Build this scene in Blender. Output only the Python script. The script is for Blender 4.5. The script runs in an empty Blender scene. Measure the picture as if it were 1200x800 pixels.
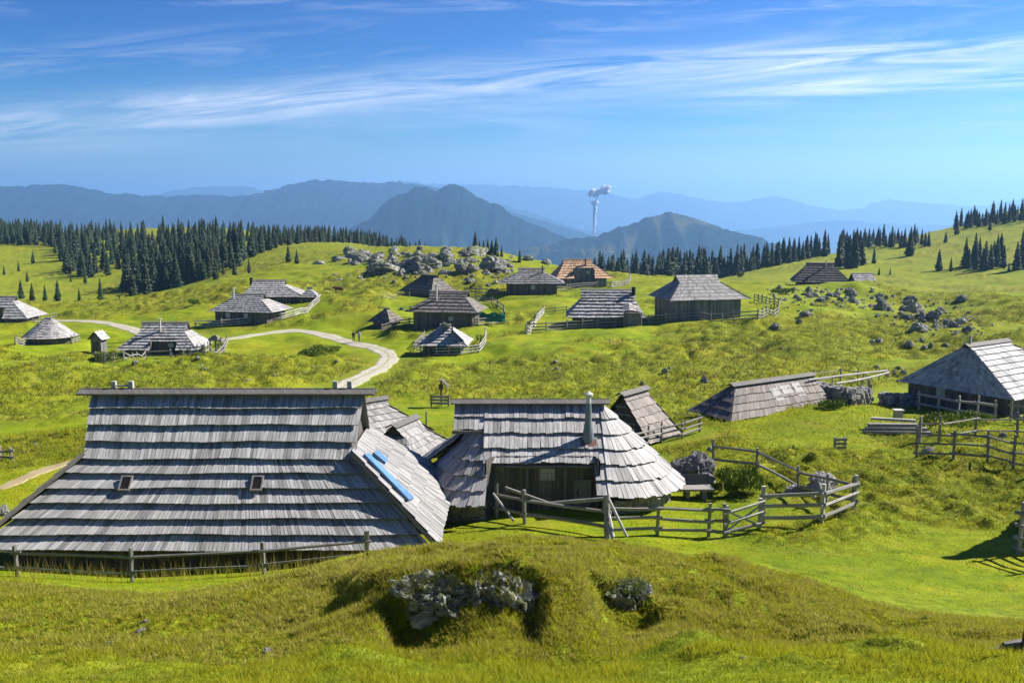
import bpy, math, random
import numpy as np
from mathutils import Vector, Matrix
R = math.radians
random.seed(7); rng = np.random.default_rng(7)
scene = bpy.context.scene
COL = scene.collection

# ------------------------------------------------------------------ camera
F = 1167.0; CX, CY = 600.0, 400.0; HOR = 240.0
TH = math.atan((CY-HOR)/F); CT, ST = math.cos(TH), math.sin(TH)
cam_d = bpy.data.cameras.new('camera'); cam = bpy.data.objects.new('camera', cam_d); COL.objects.link(cam)
cam_d.sensor_width = 36; cam_d.lens = F/1200*36; cam_d.clip_start = .1; cam_d.clip_end = 200000
cam.rotation_euler = (R(90)-TH, 0, 0); scene.camera = cam

def ray(px, py):
    a = (px-CX)/F; b = (CY-py)/F
    d = CT+b*ST
    return a/d, (-ST+b*CT)/d          # x/y , z/y
def ray_np(px, py):
    a = (np.asarray(px, float)-CX)/F; b = (CY-np.asarray(py, float))/F
    d = CT+b*ST
    return a/d, (-ST+b*CT)/d
def at(px, py, Y):
    u, s = ray(px, py)
    return Vector((u*Y, Y, s*Y))

# ------------------------------------------------------------------ numpy noise
_perm = np.random.default_rng(3).random((256, 256))
def vnoise(x, y):
    xi = np.floor(x).astype(int); yi = np.floor(y).astype(int)
    fx = x-xi; fy = y-yi
    fx = fx*fx*(3-2*fx); fy = fy*fy*(3-2*fy)
    a = _perm[xi & 255, yi & 255]; b = _perm[(xi+1) & 255, yi & 255]
    c = _perm[xi & 255, (yi+1) & 255]; d = _perm[(xi+1) & 255, (yi+1) & 255]
    return (a*(1-fx)+b*fx)*(1-fy)+(c*(1-fx)+d*fx)*fy
def fbm(x, y, o=4, g=.5):
    s = 0; a = 1; t = 0
    for i in range(o):
        s = s+a*vnoise(x*2**i+17.3*i, y*2**i+9.1*i); t += a; a *= g
    return s/t
def sstep(a, b, x):
    t = np.clip((x-a)/(b-a), 0, 1); return t*t*(3-2*t)

# ------------------------------------------------------------------ terrain control points (pixel column, pixel row, distance)
CP = [
 (-200,790,10.5),(0,800,10.5),(200,800,10.3),(400,800,10),(600,800,9.5),(800,800,9.3),(1000,800,9),(1200,800,9),(1400,800,9),
 (-250,675,20),(0,682,20),(150,690,19.5),(220,687,19),(350,668,18.5),(430,662,16.5),(500,650,16),(600,648,16),(700,650,16.5),(800,654,17),(860,668,17.3),(950,696,17.6),(1040,716,18.5),
 (430,722,13.6),(480,740,13.2),(540,750,13.0),(600,754,12.9),(660,750,13.1),(720,734,13.7),(800,728,14.0),(880,728,14.3),(420,760,12),(500,771,11.9),(600,775,11.8),(700,770,11.9),(800,758,12.2),(500,787,10.8),(700,788,10.7),
 (420,690,15),(480,674,14.3),(540,666,14.2),(600,667,14.2),(670,676,14.4),(720,680,14.8),(800,690,15.2),(640,664,15),(520,662,15),(760,668,15.8),
 (100,740,14),(300,745,14),(400,705,15.2),(900,785,10.8),(960,770,12),(1050,748,13.2),(1120,741,13.8),(1200,750,14),(1350,750,14),
 (900,720,15),(1000,735,15.5),(1120,722,19),(1200,715,21),(1350,700,24),
 (-250,660,29),(0,672,29),(155,680,29),(310,672,29),(450,655,30),(505,650,30),(560,640,30.5),(640,630,31.5),(712,630,32),(850,622,33.5),
 (850,655,28),(960,660,27.5),(1000,605,34),(1100,650,29),(1200,660,28),(1150,690,25),(1350,660,28),(1050,620,33),
 (540,603,36),(600,598,35.6),(660,596,35.6),(700,596,35.3),(780,592,36),(900,580,38),(900,552,42),(1000,548,43),(1100,545,43),(1200,552,42),(1350,560,42),
 (-250,590,40),(0,592,38),(30,560,42),(300,540,45),
 (1000,500,52),(1130,478,60),(1200,480,58),(1350,485,58),(870,490,57),(770,522,51),(820,503,54),(980,468,64),(460,522,52),
 (0,500,66),(-250,500,66),(60,480,74),(520,475,76),(250,470,80),(650,480,68),
 (-250,450,95),(0,450,95),(300,450,95),(430,440,100),(600,440,98),(800,440,92),(1000,430,90),(1100,420,95),(1200,390,115),(1400,380,120),
 (300,415,132),(600,410,128),(750,408,122),(900,400,125),(1000,390,130),(400,401,150),(0,412,140),(-250,412,140),
 (190,414,140),(58,401,152),(116,416,138),(290,376,172),(320,356,190),(362,353,188),(20,376,195),(-200,376,195),
 (500,346,200),(523,379,155),(450,381,160),(520,413,130),(622,343,200),(682,335,215),(710,379,150),(818,370,152),(960,333,215),(1010,333,213),
 (1060,348,185),(1130,347,180),(1200,345,178),(1400,342,178),(1060,375,150),(1160,370,150),
 (1060,352,235),(1200,352,225),(1400,350,230),
 (1000,303,380),(1100,313,330),(1200,303,330),(1050,282,460),(1120,270,460),(1200,247,480),(1400,225,480),
 (1200,270,720),(1050,305,720),(1400,260,720),(950,303,420),(900,314,370),(870,326,320),(800,334,290),(720,323,250),(740,328,290),
 (800,350,430),(800,375,700),(930,345,720),
 (400,299,290),(480,291,290),(560,293,280),(600,301,270),(640,320,245),(400,331,235),(480,326,225),(560,320,228),
 (500,305,400),(520,335,700),(640,350,400),(650,385,700),
 (130,353,240),(250,333,250),(330,313,270),(60,359,240),(0,360,240),(-250,360,240),(440,355,180),(400,370,170),
 (100,352,310),(200,342,320),(0,338,370),(50,302,480),(0,292,520),(100,328,400),(200,295,470),(100,277,600),(0,274,640),(-250,270,640),(150,270,620),
 (260,270,560),(300,292,410),(350,283,470),(420,287,420),(-250,320,400),
 (100,300,1000),(300,305,1000),(-250,300,1000),(500,345,1000),(800,400,1000),(1200,300,1000),(1400,290,1000),
]
CP = np.array(CP, float)
_u, _s = ray_np(CP[:, 0], CP[:, 1])
_P = np.stack([_u*3.0, np.log(CP[:, 2])*1.6], 1)
def _U(r2): return np.where(r2 > 1e-12, .5*r2*np.log(np.maximum(r2, 1e-12)), 0)
_n = len(_P)
_d2 = ((_P[:, None]-_P[None])**2).sum(-1)
_K = _U(_d2)+np.eye(_n)*2e-4
_A = np.zeros((_n+3, _n+3)); _A[:_n, :_n] = _K
_A[:_n, _n] = 1; _A[:_n, _n+1:] = _P; _A[_n, :_n] = 1; _A[_n+1:, :_n] = _P.T
_w = np.linalg.solve(_A, np.concatenate([_s, [0, 0, 0]]))
def base_s(u, lnY):
    q = np.stack([np.clip(u, -.85, .85)*3.0, lnY*1.6], -1)
    out = np.empty(len(q))
    for i in range(0, len(q), 20000):
        qq = q[i:i+20000]
        d2 = ((qq[:, None]-_P[None])**2).sum(-1)
        out[i:i+20000] = _U(d2)@_w[:_n]+_w[_n]+qq@_w[_n+1:]
    return out

PATH_PX = [[(-60,374,196),(20,377,193),(80,376.5,190),(120,378,183),(150,384,172),(170,390,163),(215,396,156),(262,397,153),(300,391.5,157),(345,389.5,160),(385,394,155),(420,400.5,146),(442,406,139),(455,413,130),(452,423,118),(436,437,104),(415,452,95),(395,468,86),(370,490,76)]]
PATH = []
for pl in PATH_PX:
    PATH.append([(ray(a, b)[0]*c, c) for a, b, c in pl])
def catmull(pts, k=14):
    pts = [pts[0]]+list(pts)+[pts[-1]]; out = []
    for i in range(1, len(pts)-2):
        p0, p1, p2, p3 = [np.array(p, float) for p in pts[i-1:i+3]]
        for j in range(k):
            t = j/k
            out.append(.5*((2*p1)+(-p0+p2)*t+(2*p0-5*p1+4*p2-p3)*t*t+(-p0+3*p1-3*p2+p3)*t**3))
    out.append(np.array(pts[-2], float)); return np.array(out)
PATHS = [catmull(p) for p in PATH]
TRAIL = catmull([(ray(a, b)[0]*c, c) for a, b, c in [(-60,584,40),(0,578,40.5),(30,573,42),(60,568,44),(110,560,47)]])

FLAT = []      # (x, y, radius) hut footprints where bumps are suppressed
def mask_patch(x, y):       # hummocky, dry areas
    m = fbm(x/15+3.1, y/15+8.2, 3)
    m2 = sstep(.50, .60, m)
    return m2
HUM = [ # px,py,Y ellipse areas that are surely hummocky: x,y,rx,ry
]
for (a, b, Y, rx, ry) in [(700,430,95,26,22),(830,440,92,16,16),(1130,380,140,30,18),(950,400,120,22,22),(200,445,100,22,20),(330,430,112,18,14),(60,440,100,22,14),(620,635,17,7,3.2),(820,700,15,3,2),(1080,760,12,3.5,2.5),(1150,600,36,5,4),(980,560,42,5,4),(1180,565,42,4,4),(300,345,215,30,20),(430,335,215,40,20),(240,345,225,40,10),(1160,410,105,14,14),(880,460,80,18,12)]:
    u, s = ray(a, b); HUM.append((u*Y, Y, rx, ry))
def hummock(x, y):
    m = np.zeros_like(x)
    w = 1+.5*(fbm(x/6, y/6, 3)-.5)*2
    for (hx, hy, rx, ry) in HUM:
        d = ((x-hx)/rx)**2+((y-hy)/ry)**2
        m = np.maximum(m, sstep(1.25, .55, d*w))
    near = sstep(9, 14, y)*(1-sstep(19, 27, y))*.35
    far = sstep(24, 34, y)*sstep(.5, .64, fbm(x/13+3.1, y/13+8.2, 3))*.7
    return np.maximum(np.maximum(m, far), near)
def pathdist(x, y):
    d = np.full(x.shape, 1e9)
    for p in PATHS+[TRAIL]:
        for q in p[::2]:
            d = np.minimum(d, np.hypot(x-q[0], y-q[1]))
    return d
def height(x, y, flat=True):
    x = np.atleast_1d(np.asarray(x, float)); y = np.atleast_1d(np.asarray(y, float))
    yc = np.clip(y, 8, 1100)
    u = x/yc
    z = base_s(u, np.log(yc))*yc
    z0 = -1.7
    t = np.clip(y/8, -1, 1)
    z = np.where(y < 8, z0+(z-z0)*t, z)
    k = sstep(700, 1500, y)
    z = z*(1-k)+(-620+60*(fbm(x/2500, y/2500, 3)-.5))*k
    # small rocky scarps in the near mound
    for (xa, xb, ye, dp) in ((-1.75, .38, 14.15, .46), (1.25, 2.15, 14.95, .28)):
        w_ = ye+.35*(fbm(x*1.3+3, x*0+2, 2)-.5)
        z = z-dp*sstep(xa-.25, xa+.15, x)*(1-sstep(xb-.15, xb+.25, x))*(1-sstep(w_-.16, w_+.02, y))*sstep(ye-1.55, ye-.5, y)
    h = hummock(x, y)
    h = hummock(x, y)
    wn = 1-sstep(20, 34, y); wf = sstep(70, 120, y); wm = 1-wn-wf
    def lump(a, o, e=3): return np.abs(fbm(x/a+o, y/a+o*.7, e, .6)-.5)*2
    b = (fbm(x/3.1, y/3.1, 3)-.5)*(.28*wn+.3*wm+.6*wf)
    bn = (fbm(x/.55+5, y/.55+3, 3, .6)-.5)*.09+(fbm(x/1.7+2, y/1.7+9, 3)-.5)*.30
    bm_ = lump(1.5, 5)*.55+(fbm(x/.7, y/.7, 2)-.5)*.22
    bf = lump(3.6, 11)*1.2+(fbm(x/1.6, y/1.6, 2)-.5)*.6
    bump = b+h*(bn*2.2*wn+bm_*wm+bf*wf)
    bump += (fbm(x/12+2.2, y/9+5.1, 3)-.5)*3.0*sstep(60, 95, y)*(1-sstep(230, 330, y))+(fbm(x/5+1.2, y/4+3.1, 2)-.5)*.5*sstep(26, 36, y)*(1-sstep(56, 80, y))
    bump += (np.abs(fbm(x/2.6+4, y/2.2+7, 3)-.5)*2-.25)*.34*sstep(9.5, 12, y)*(1-sstep(16, 20, y))
    bump += (fbm(x/.25, y/.25, 2)-.5)*.05*wn
    if flat:
        m = np.ones_like(x)
        for (fx, fy, fr) in FLAT: m = np.minimum(m, sstep(fr*.8, fr*1.3, np.hypot(x-fx, y-fy)))
        m = np.minimum(m, sstep(2.6, 6, pathdist(x, y)) if x.size < 2e6 else 1)
        bump = bump*m
    return z+bump*(1-k)
def gz(x, y): return float(height(x, y)[0])
_Ys = np.geomspace(8.5, 1000, 1400)
def ground(px, py, Ymin=0):
    u, s = ray(px, py)
    Y = _Ys[_Ys > Ymin]
    d = height(u*Y, Y)-s*Y
    i = np.argmax(d >= 0)
    if d[i] < 0: i = np.argmin(np.abs(d))
    if i > 0 and d[i] >= 0 and d[i-1] < 0:
        t = -d[i-1]/(d[i]-d[i-1]); y = Y[i-1]+(Y[i]-Y[i-1])*t
    else: y = Y[i]
    return Vector((u*y, y, gz(u*y, y)))

# ------------------------------------------------------------------ materials
def new_mat(name):
    m = bpy.data.materials.new(name); m.use_nodes = True
    nt = m.node_tree; nt.nodes.clear()
    o = nt.nodes.new('ShaderNodeOutputMaterial'); p = nt.nodes.new('ShaderNodeBsdfPrincipled')
    nt.links.new(p.outputs[0], o.inputs[0]); p.inputs['Roughness'].default_value = .85
    p.inputs['Specular IOR Level'].default_value = .2
    return m, nt, p
def N(nt, t, **k):
    n = nt.nodes.new(t)
    for a, b in k.items():
        if a in n.inputs.keys() if hasattr(n.inputs, 'keys') else False: n.inputs[a].default_value = b
        else: setattr(n, a, b)
    return n
def noise(nt, vec, scale, detail=4, rough=.55, dist=0):
    n = nt.nodes.new('ShaderNodeTexNoise'); n.inputs['Scale'].default_value = scale
    n.inputs['Detail'].default_value = detail; n.inputs['Roughness'].default_value = rough
    n.inputs['Distortion'].default_value = dist
    if vec is not None: nt.links.new(vec, n.inputs['Vector'])
    return n.outputs['Fac']
def ramp(nt, fac, stops):
    r = nt.nodes.new('ShaderNodeValToRGB'); nt.links.new(fac, r.inputs[0])
    e = r.color_ramp.elements
    while len(e) < len(stops): e.new(.5)
    for i, (p, c) in enumerate(stops):
        e[i].position = p; e[i].color = (*c, 1) if len(c) == 3 else c
    return r.outputs[0]
def mixc(nt, fac, a, b, mode='MIX'):
    m = nt.nodes.new('ShaderNodeMix'); m.data_type = 'RGBA'; m.blend_type = mode
    for s, v in ((m.inputs[0], fac), (m.inputs[6], a), (m.inputs[7], b)):
        if isinstance(v, (int, float)): s.default_value = v
        elif isinstance(v, tuple): s.default_value = (*v, 1) if len(v) == 3 else v
        else: nt.links.new(v, s)
    return m.outputs[2]
def mathn(nt, op, a, b=0.0, clamp=False):
    m = nt.nodes.new('ShaderNodeMath'); m.operation = op; m.use_clamp = clamp
    for s, v in ((m.inputs[0], a), (m.inputs[1], b)):
        if isinstance(v, (int, float)): s.default_value = v
        else: nt.links.new(v, s)
    return m.outputs[0]
def bump(nt, p, h, strength=.4, dist=.02):
    b = nt.nodes.new('ShaderNodeBump'); b.inputs['Strength'].default_value = strength; b.inputs['Distance'].default_value = dist
    nt.links.new(h, b.inputs['Height']); nt.links.new(b.outputs[0], p.inputs['Normal'])
def objvec(nt, scale=(1, 1, 1)):
    t = nt.nodes.new('ShaderNodeTexCoord'); m = nt.nodes.new('ShaderNodeMapping'); m.inputs['Scale'].default_value = scale
    nt.links.new(t.outputs['Object'], m.inputs[0]); return m.outputs[0]

def wood_mat(name, c1, c2, c3, grain=1.0):
    """boards: uv.x = across the board (metres), uv.y = along it; tint = brightness of each board face"""
    m, nt, p = new_mat(name)
    uv = nt.nodes.new('ShaderNodeUVMap'); uv.uv_map = 'UVMap'
    mp = nt.nodes.new('ShaderNodeMapping'); mp.inputs['Scale'].default_value = (22*grain, 1.6*grain, 1); nt.links.new(uv.outputs[0], mp.inputs[0])
    n1 = noise(nt, mp.outputs[0], 1.0, 5, .6)
    n2 = noise(nt, uv.outputs[0], .9, 3, .5)
    col = ramp(nt, n1, [(.3, c1), (.5, c2), (.72, c3)])
    col = mixc(nt, mathn(nt, 'MULTIPLY', n2, .55), col, c1)
    n4 = noise(nt, objvec(nt, (1.0, 1.0, 1.6)), .85, 6, .65, .6)      # stains and lichen across the boards
    col = mixc(nt, mathn(nt, 'MULTIPLY', mathn(nt, 'SUBTRACT', n4, .47, True), 3.4, True), col, tuple(a*.62 for a in c2))
    n5 = noise(nt, objvec(nt, (1.0, 1.0, 1.0)), 2.1, 5, .7, .3)
    col = mixc(nt, mathn(nt, 'MULTIPLY', mathn(nt, 'SUBTRACT', n5, .60, True), 4.0, True), col, (c2[0]*.62, c2[1]*.66, c2[2]*.42))
    at_ = nt.nodes.new('ShaderNodeAttribute'); at_.attribute_name = 'tint'
    col = mixc(nt, 1.0, col, at_.outputs['Color'], 'MULTIPLY')
    nt.links.new(col, p.inputs['Base Color']); p.inputs['Roughness'].default_value = .75
    p.inputs['Specular IOR Level'].default_value = .35
    bump(nt, p, n1, .5, .015)
    return m
def rock_mat(name, pale, dark, moss=None, sc=1.0, cover=0.0):
    m, nt, p = new_mat(name)
    v = objvec(nt)
    n1 = noise(nt, v, 3.2*sc, 8, .65, .4); n2 = noise(nt, v, .9*sc, 3)
    col = ramp(nt, n1, [(.32, dark), (.46, tuple((a+b)/2 for a, b in zip(dark, pale))), (.6, pale)])
    if moss:
        g = nt.nodes.new('ShaderNodeNewGeometry'); sx = nt.nodes.new('ShaderNodeSeparateXYZ'); nt.links.new(g.outputs['Normal'], sx.inputs[0])
        f = mathn(nt, 'MULTIPLY', mathn(nt, 'ADD', mathn(nt, 'MULTIPLY', sx.outputs[2], .9), mathn(nt, 'SUBTRACT', n2, 1.0)), 3.2, True)
        if cover:
            n3 = noise(nt, v, 1.7*sc, 4, .6, .5); f = mathn(nt, 'MAXIMUM', f, mathn(nt, 'MULTIPLY', mathn(nt, 'SUBTRACT', n3, cover), 14.0, True))
        col = mixc(nt, f, col, moss)
    oi = nt.nodes.new('ShaderNodeObjectInfo')
    col = mixc(nt, mathn(nt, 'MULTIPLY', oi.outputs['Random'], .7), col, tuple(a*1.2 for a in dark))
    nt.links.new(col, p.inputs['Base Color']); p.inputs['Roughness'].default_value = .9
    bump(nt, p, n1, .9, .12/sc)
    return m
def foliage_mat(name, c1, c2, sc=2.0):
    m, nt, p = new_mat(name)
    v = objvec(nt); n1 = noise(nt, v, sc, 3)
    col = ramp(nt, n1, [(.35, c1), (.65, c2)])
    at_ = nt.nodes.new('ShaderNodeAttribute'); at_.attribute_name = 'tint'
    col = mixc(nt, 1.0, col, at_.outputs['Color'], 'MULTIPLY')
    oi = nt.nodes.new('ShaderNodeObjectInfo')
    col = mixc(nt, mathn(nt, 'MULTIPLY', oi.outputs['Random'], .45), col, (c2[0]*1.3, c2[1]*1.15, c2[2]*.8))
    nt.links.new(col, p.inputs['Base Color']); p.inputs['Roughness'].default_value = .7
    return m
def plain(name, c, rough=.6, metal=0.0, var=.25, sc=6):
    m, nt, p = new_mat(name)
    n1 = noise(nt, objvec(nt), sc, 4)
    col = mixc(nt, n1, tuple(x*(1-var) for x in c), tuple(min(1, x*(1+var)) for x in c))
    nt.links.new(col, p.inputs['Base Color']); p.inputs['Roughness'].default_value = rough; p.inputs['Metallic'].default_value = metal
    return m
M = {}
M['shingle'] = wood_mat('weathered_shingles', (.20, .195, .195), (.46, .445, .43), (.68, .66, .63))
M['shingle_far'] = wood_mat('weathered_shingles_far', (.27, .26, .25), (.42, .40, .385), (.56, .54, .52), .25)
M['shingle_pale'] = wood_mat('pale_shingles', (.30, .30, .295), (.46, .455, .44), (.60, .59, .565), .5)
M['shingle_brown'] = wood_mat('brown_shingles', (.10, .085, .075), (.20, .17, .15), (.32, .28, .25), .4)
M['shingle_new'] = wood_mat('new_larch_shingles', (.48, .27, .15), (.64, .39, .23), (.76, .52, .35), .4)
M['planks'] = wood_mat('dark_plank_wall', (.05, .043, .038), (.14, .12, .10), (.27, .24, .20))
M['planks_grey'] = wood_mat('grey_plank_wall', (.10, .10, .10), (.22, .215, .20), (.32, .31, .29))
M['rail'] = wood_mat('fence_wood', (.13, .115, .10), (.30, .28, .255), (.48, .455, .42))
M['rail_pale'] = wood_mat('pale_fence_wood', (.24, .225, .205), (.43, .41, .375), (.60, .575, .54))
M['rock'] = rock_mat('limestone', (.42, .41, .40), (.12, .115, .11), None, 1.0)
M['rock_far'] = rock_mat('limestone_far', (.46, .45, .44), (.09, .085, .08), (.12, .14, .03), .6)
M['rock_big'] = rock_mat('limestone_face', (.66, .66, .66), (.06, .06, .04), (.07, .085, .012), 1.1, .57)
M['rock_dark'] = rock_mat('dark_karst_rock', (.26, .255, .26), (.05, .048, .048), None, 1.3)
M['stones'] = rock_mat('small_stones', (.36, .35, .34), (.12, .115, .11), None, .6)
M['stone'] = rock_mat('stone_footing', (.34, .32, .29), (.09, .085, .075), None, 2.2)
M['spruce'] = foliage_mat('spruce_needles', (.018, .036, .020), (.035, .060, .028), .8)
M['pine'] = foliage_mat('dwarf_pine_needles', (.08, .13, .012), (.22, .28, .03), 3)
M['bark'] = plain('bark', (.09, .07, .055), .9)
M['black'] = plain('black_and_opening_shade', (.012, .012, .014), .9)
M['glass'] = plain('window_glass', (.05, .06, .07), .15)
M['paleglass'] = plain('pale_shutter', (.42, .44, .38), .6)
M['blueglass'] = plain('blue_skylight_frame', (.09, .19, .33), .35)
M['metal'] = plain('painted_flue', (.15, .19, .205), .5, .1)
M['capmetal'] = plain('concrete_cap', (.52, .50, .46), .8)
M['redtin'] = plain('rusty_flashing', (.20, .09, .07), .7)
M['tarp'] = plain('green_tarpaulin', (.015, .17, .13), .6)
M['steam'] = plain('steam', (.95, .95, .96), 1, 0, .02)
M['skin'] = plain('skin', (.45, .28, .2), .6)
M['hair'] = plain('hair', (.05, .035, .025), .8)
M['cow'] = plain('brown_hide', (.10, .035, .02), .8)
M['cloth_dark'] = plain('dark_cloth', (.05, .03, .05), .9)
M['cloth_pale'] = plain('pale_cloth', (.55, .52, .5), .9)
M['cloth_blue'] = plain('blue_cloth', (.08, .12, .22), .9)
M['cloth_red'] = plain('maroon_cloth', (.25, .05, .06), .9)

# ground
def ground_mat():
    m, nt, p = new_mat('alpine_meadow')
    g = nt.nodes.new('ShaderNodeNewGeometry'); P = g.outputs['Position']
    def sc(v, s):
        mm = nt.nodes.new('ShaderNodeMapping'); mm.inputs['Scale'].default_value = s; nt.links.new(v, mm.inputs[0]); return mm.outputs[0]
    at_ = nt.nodes.new('ShaderNodeAttribute'); at_.attribute_name = 'zone'     # r = dry/hummock, g = far forest, b = foreground
    sp = nt.nodes.new('ShaderNodeSeparateColor'); nt.links.new(at_.outputs['Color'], sp.inputs[0])
    big = noise(nt, P, .06, 4, .6); mid = noise(nt, P, .45, 5, .65, .5); fine = noise(nt, P, 3.5, 6, .7); vf = noise(nt, P, 22, 4, .7)
    green = ramp(nt, mid, [(.3, (.11, .165, .003)), (.5, (.195, .25, .003)), (.7, (.28, .29, .008))])
    green = mixc(nt, mathn(nt, 'MULTIPLY', mathn(nt, 'SUBTRACT', big, .45, True), 2.2, True), green, (.24, .23, .012))
    dry = ramp(nt, fine, [(.32, (.045, .045, .008)), (.45, (.13, .145, .008)), (.58, (.235, .235, .012)), (.76, (.34, .28, .045))])  # darkest tone also paints hummock shadow into the dry grass
    f = mathn(nt, 'ADD', sp.outputs[0], mathn(nt, 'MULTIPLY', mathn(nt, 'SUBTRACT', mid, .5), .9), True)
    f = mathn(nt, 'MULTIPLY', f, .85)
    col = mixc(nt, f, green, dry)
    fg = ramp(nt, fine, [(.28, (.08, .09, .006)), (.43, (.16, .20, .008)), (.58, (.24, .27, .012)), (.76, (.33, .31, .04))])
    col = mixc(nt, mathn(nt, 'MULTIPLY', sp.outputs[2], .8), col, fg)
    fr = noise(nt, P, .10, 7, .68, .8)
    col = mixc(nt, .75, col, ramp(nt, fr, [(.34, (.58, .68, .66)), (.48, (.92, .97, 1)), (.60, (1.12, 1.05, 1)), (.72, (1.35, 1.08, 1.2))]), 'MULTIPLY')
    sp2 = noise(nt, P, .33, 6, .7, 1.0)
    col = mixc(nt, mathn(nt, 'MULTIPLY', mathn(nt, 'MULTIPLY', mathn(nt, 'SUBTRACT', sp2, .56), 9.0, True), .5), col, (.26, .21, .05))
    # fine mottling of the sward
    mot = ramp(nt, fine, [(.3, (.72, .72, .72)), (.6, (1.08, 1.08, 1.08))])
    col = mixc(nt, .7, col, mot, 'MULTIPLY')
    mv = ramp(nt, vf, [(.3, (.75, .75, .75)), (.65, (1.12, 1.12, 1.12))])
    col = mixc(nt, .7, col, mv, 'MULTIPLY')
    # bare earth on steep bits
    sx = nt.nodes.new('ShaderNodeSeparateXYZ'); nt.links.new(g.outputs['Normal'], sx.inputs[0])
    st = mathn(nt, 'MULTIPLY', mathn(nt, 'SUBTRACT', .80, sx.outputs[2]), 3.0, True)
    col = mixc(nt, mathn(nt, 'MULTIPLY', st, mathn(nt, 'GREATER_THAN', mid, .48)), col, (.075, .055, .03))
    far = ramp(nt, noise(nt, P, .0035, 6, .6), [(.42, (.025, .045, .018)), (.55, (.04, .065, .025)), (.62, (.12, .15, .05))])
    col = mixc(nt, sp.outputs[1], col, far)
    nt.links.new(col, p.inputs['Base Color'])
    p.inputs['Roughness'].default_value = .9; p.inputs['Specular IOR Level'].default_value = .1
    h = mathn(nt, 'ADD', fine, mathn(nt, 'MULTIPLY', vf, .25))
    bump(nt, p, h, .8, .12)
    return m
M['ground'] = ground_mat()
def path_mat():
    m, nt, p = new_mat('gravel_track')
    uv = nt.nodes.new('ShaderNodeUVMap'); uv.uv_map = 'UVMap'
    sp = nt.nodes.new('ShaderNodeSeparateXYZ'); nt.links.new(uv.outputs[0], sp.inputs[0])
    g = nt.nodes.new('ShaderNodeNewGeometry')
    n = noise(nt, g.outputs['Position'], .9, 6, .65)
    col = ramp(nt, n, [(.3, (.26, .235, .19)), (.6, (.46, .42, .355))])
    c = mathn(nt, 'ABSOLUTE', mathn(nt, 'SUBTRACT', sp.outputs[0], .5))
    mid = mathn(nt, 'SUBTRACT', 1.0, mathn(nt, 'MULTIPLY', c, 11.0), True)
    mid = mathn(nt, 'MULTIPLY', mid, mathn(nt, 'MULTIPLY', n, 1.7, True))
    edge = mathn(nt, 'MULTIPLY', mathn(nt, 'SUBTRACT', mathn(nt, 'ADD', c, mathn(nt, 'MULTIPLY', n, .35)), .56), 9.0, True)
    col = mixc(nt, mid, col, (.24, .25, .05)); col = mixc(nt, edge, col, (.20, .25, .01))
    nt.links.new(col, p.inputs['Base Color']); p.inputs['Roughness'].default_value = .95
    return m
M['path'] = path_mat()
M['dirt'] = plain('bare_earth', (.30, .24, .13), .95, 0, .4, .8)
def mountain_mat(name, forest, meadow, thr=.6, s=.0016):
    m, nt, p = new_mat(name)
    g = nt.nodes.new('ShaderNodeNewGeometry')
    n = noise(nt, g.outputs['Position'], s, 7, .6, .6)
    n2 = noise(nt, g.outputs['Position'], s*14, 4, .6)
    col = ramp(nt, n, [(thr-.06, forest), (thr+.03, meadow)])
    col = mixc(nt, .6, col, ramp(nt, n2, [(.35, (.6, .6, .6)), (.65, (1.15, 1.15, 1.15))]), 'MULTIPLY')
    nt.links.new(col, p.inputs['Base Color']); p.inputs['Roughness'].default_value = .95
    p.inputs['Specular IOR Level'].default_value = 0
    bump(nt, p, n2, .7, 40)
    return m
M['mtn'] = mountain_mat('forested_mountain', (.006, .014, .016), (.03, .045, .03), .66)
M['mtn2'] = mountain_mat('grassy_hill', (.008, .018, .016), (.10, .09, .025), .59, .0024)

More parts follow.
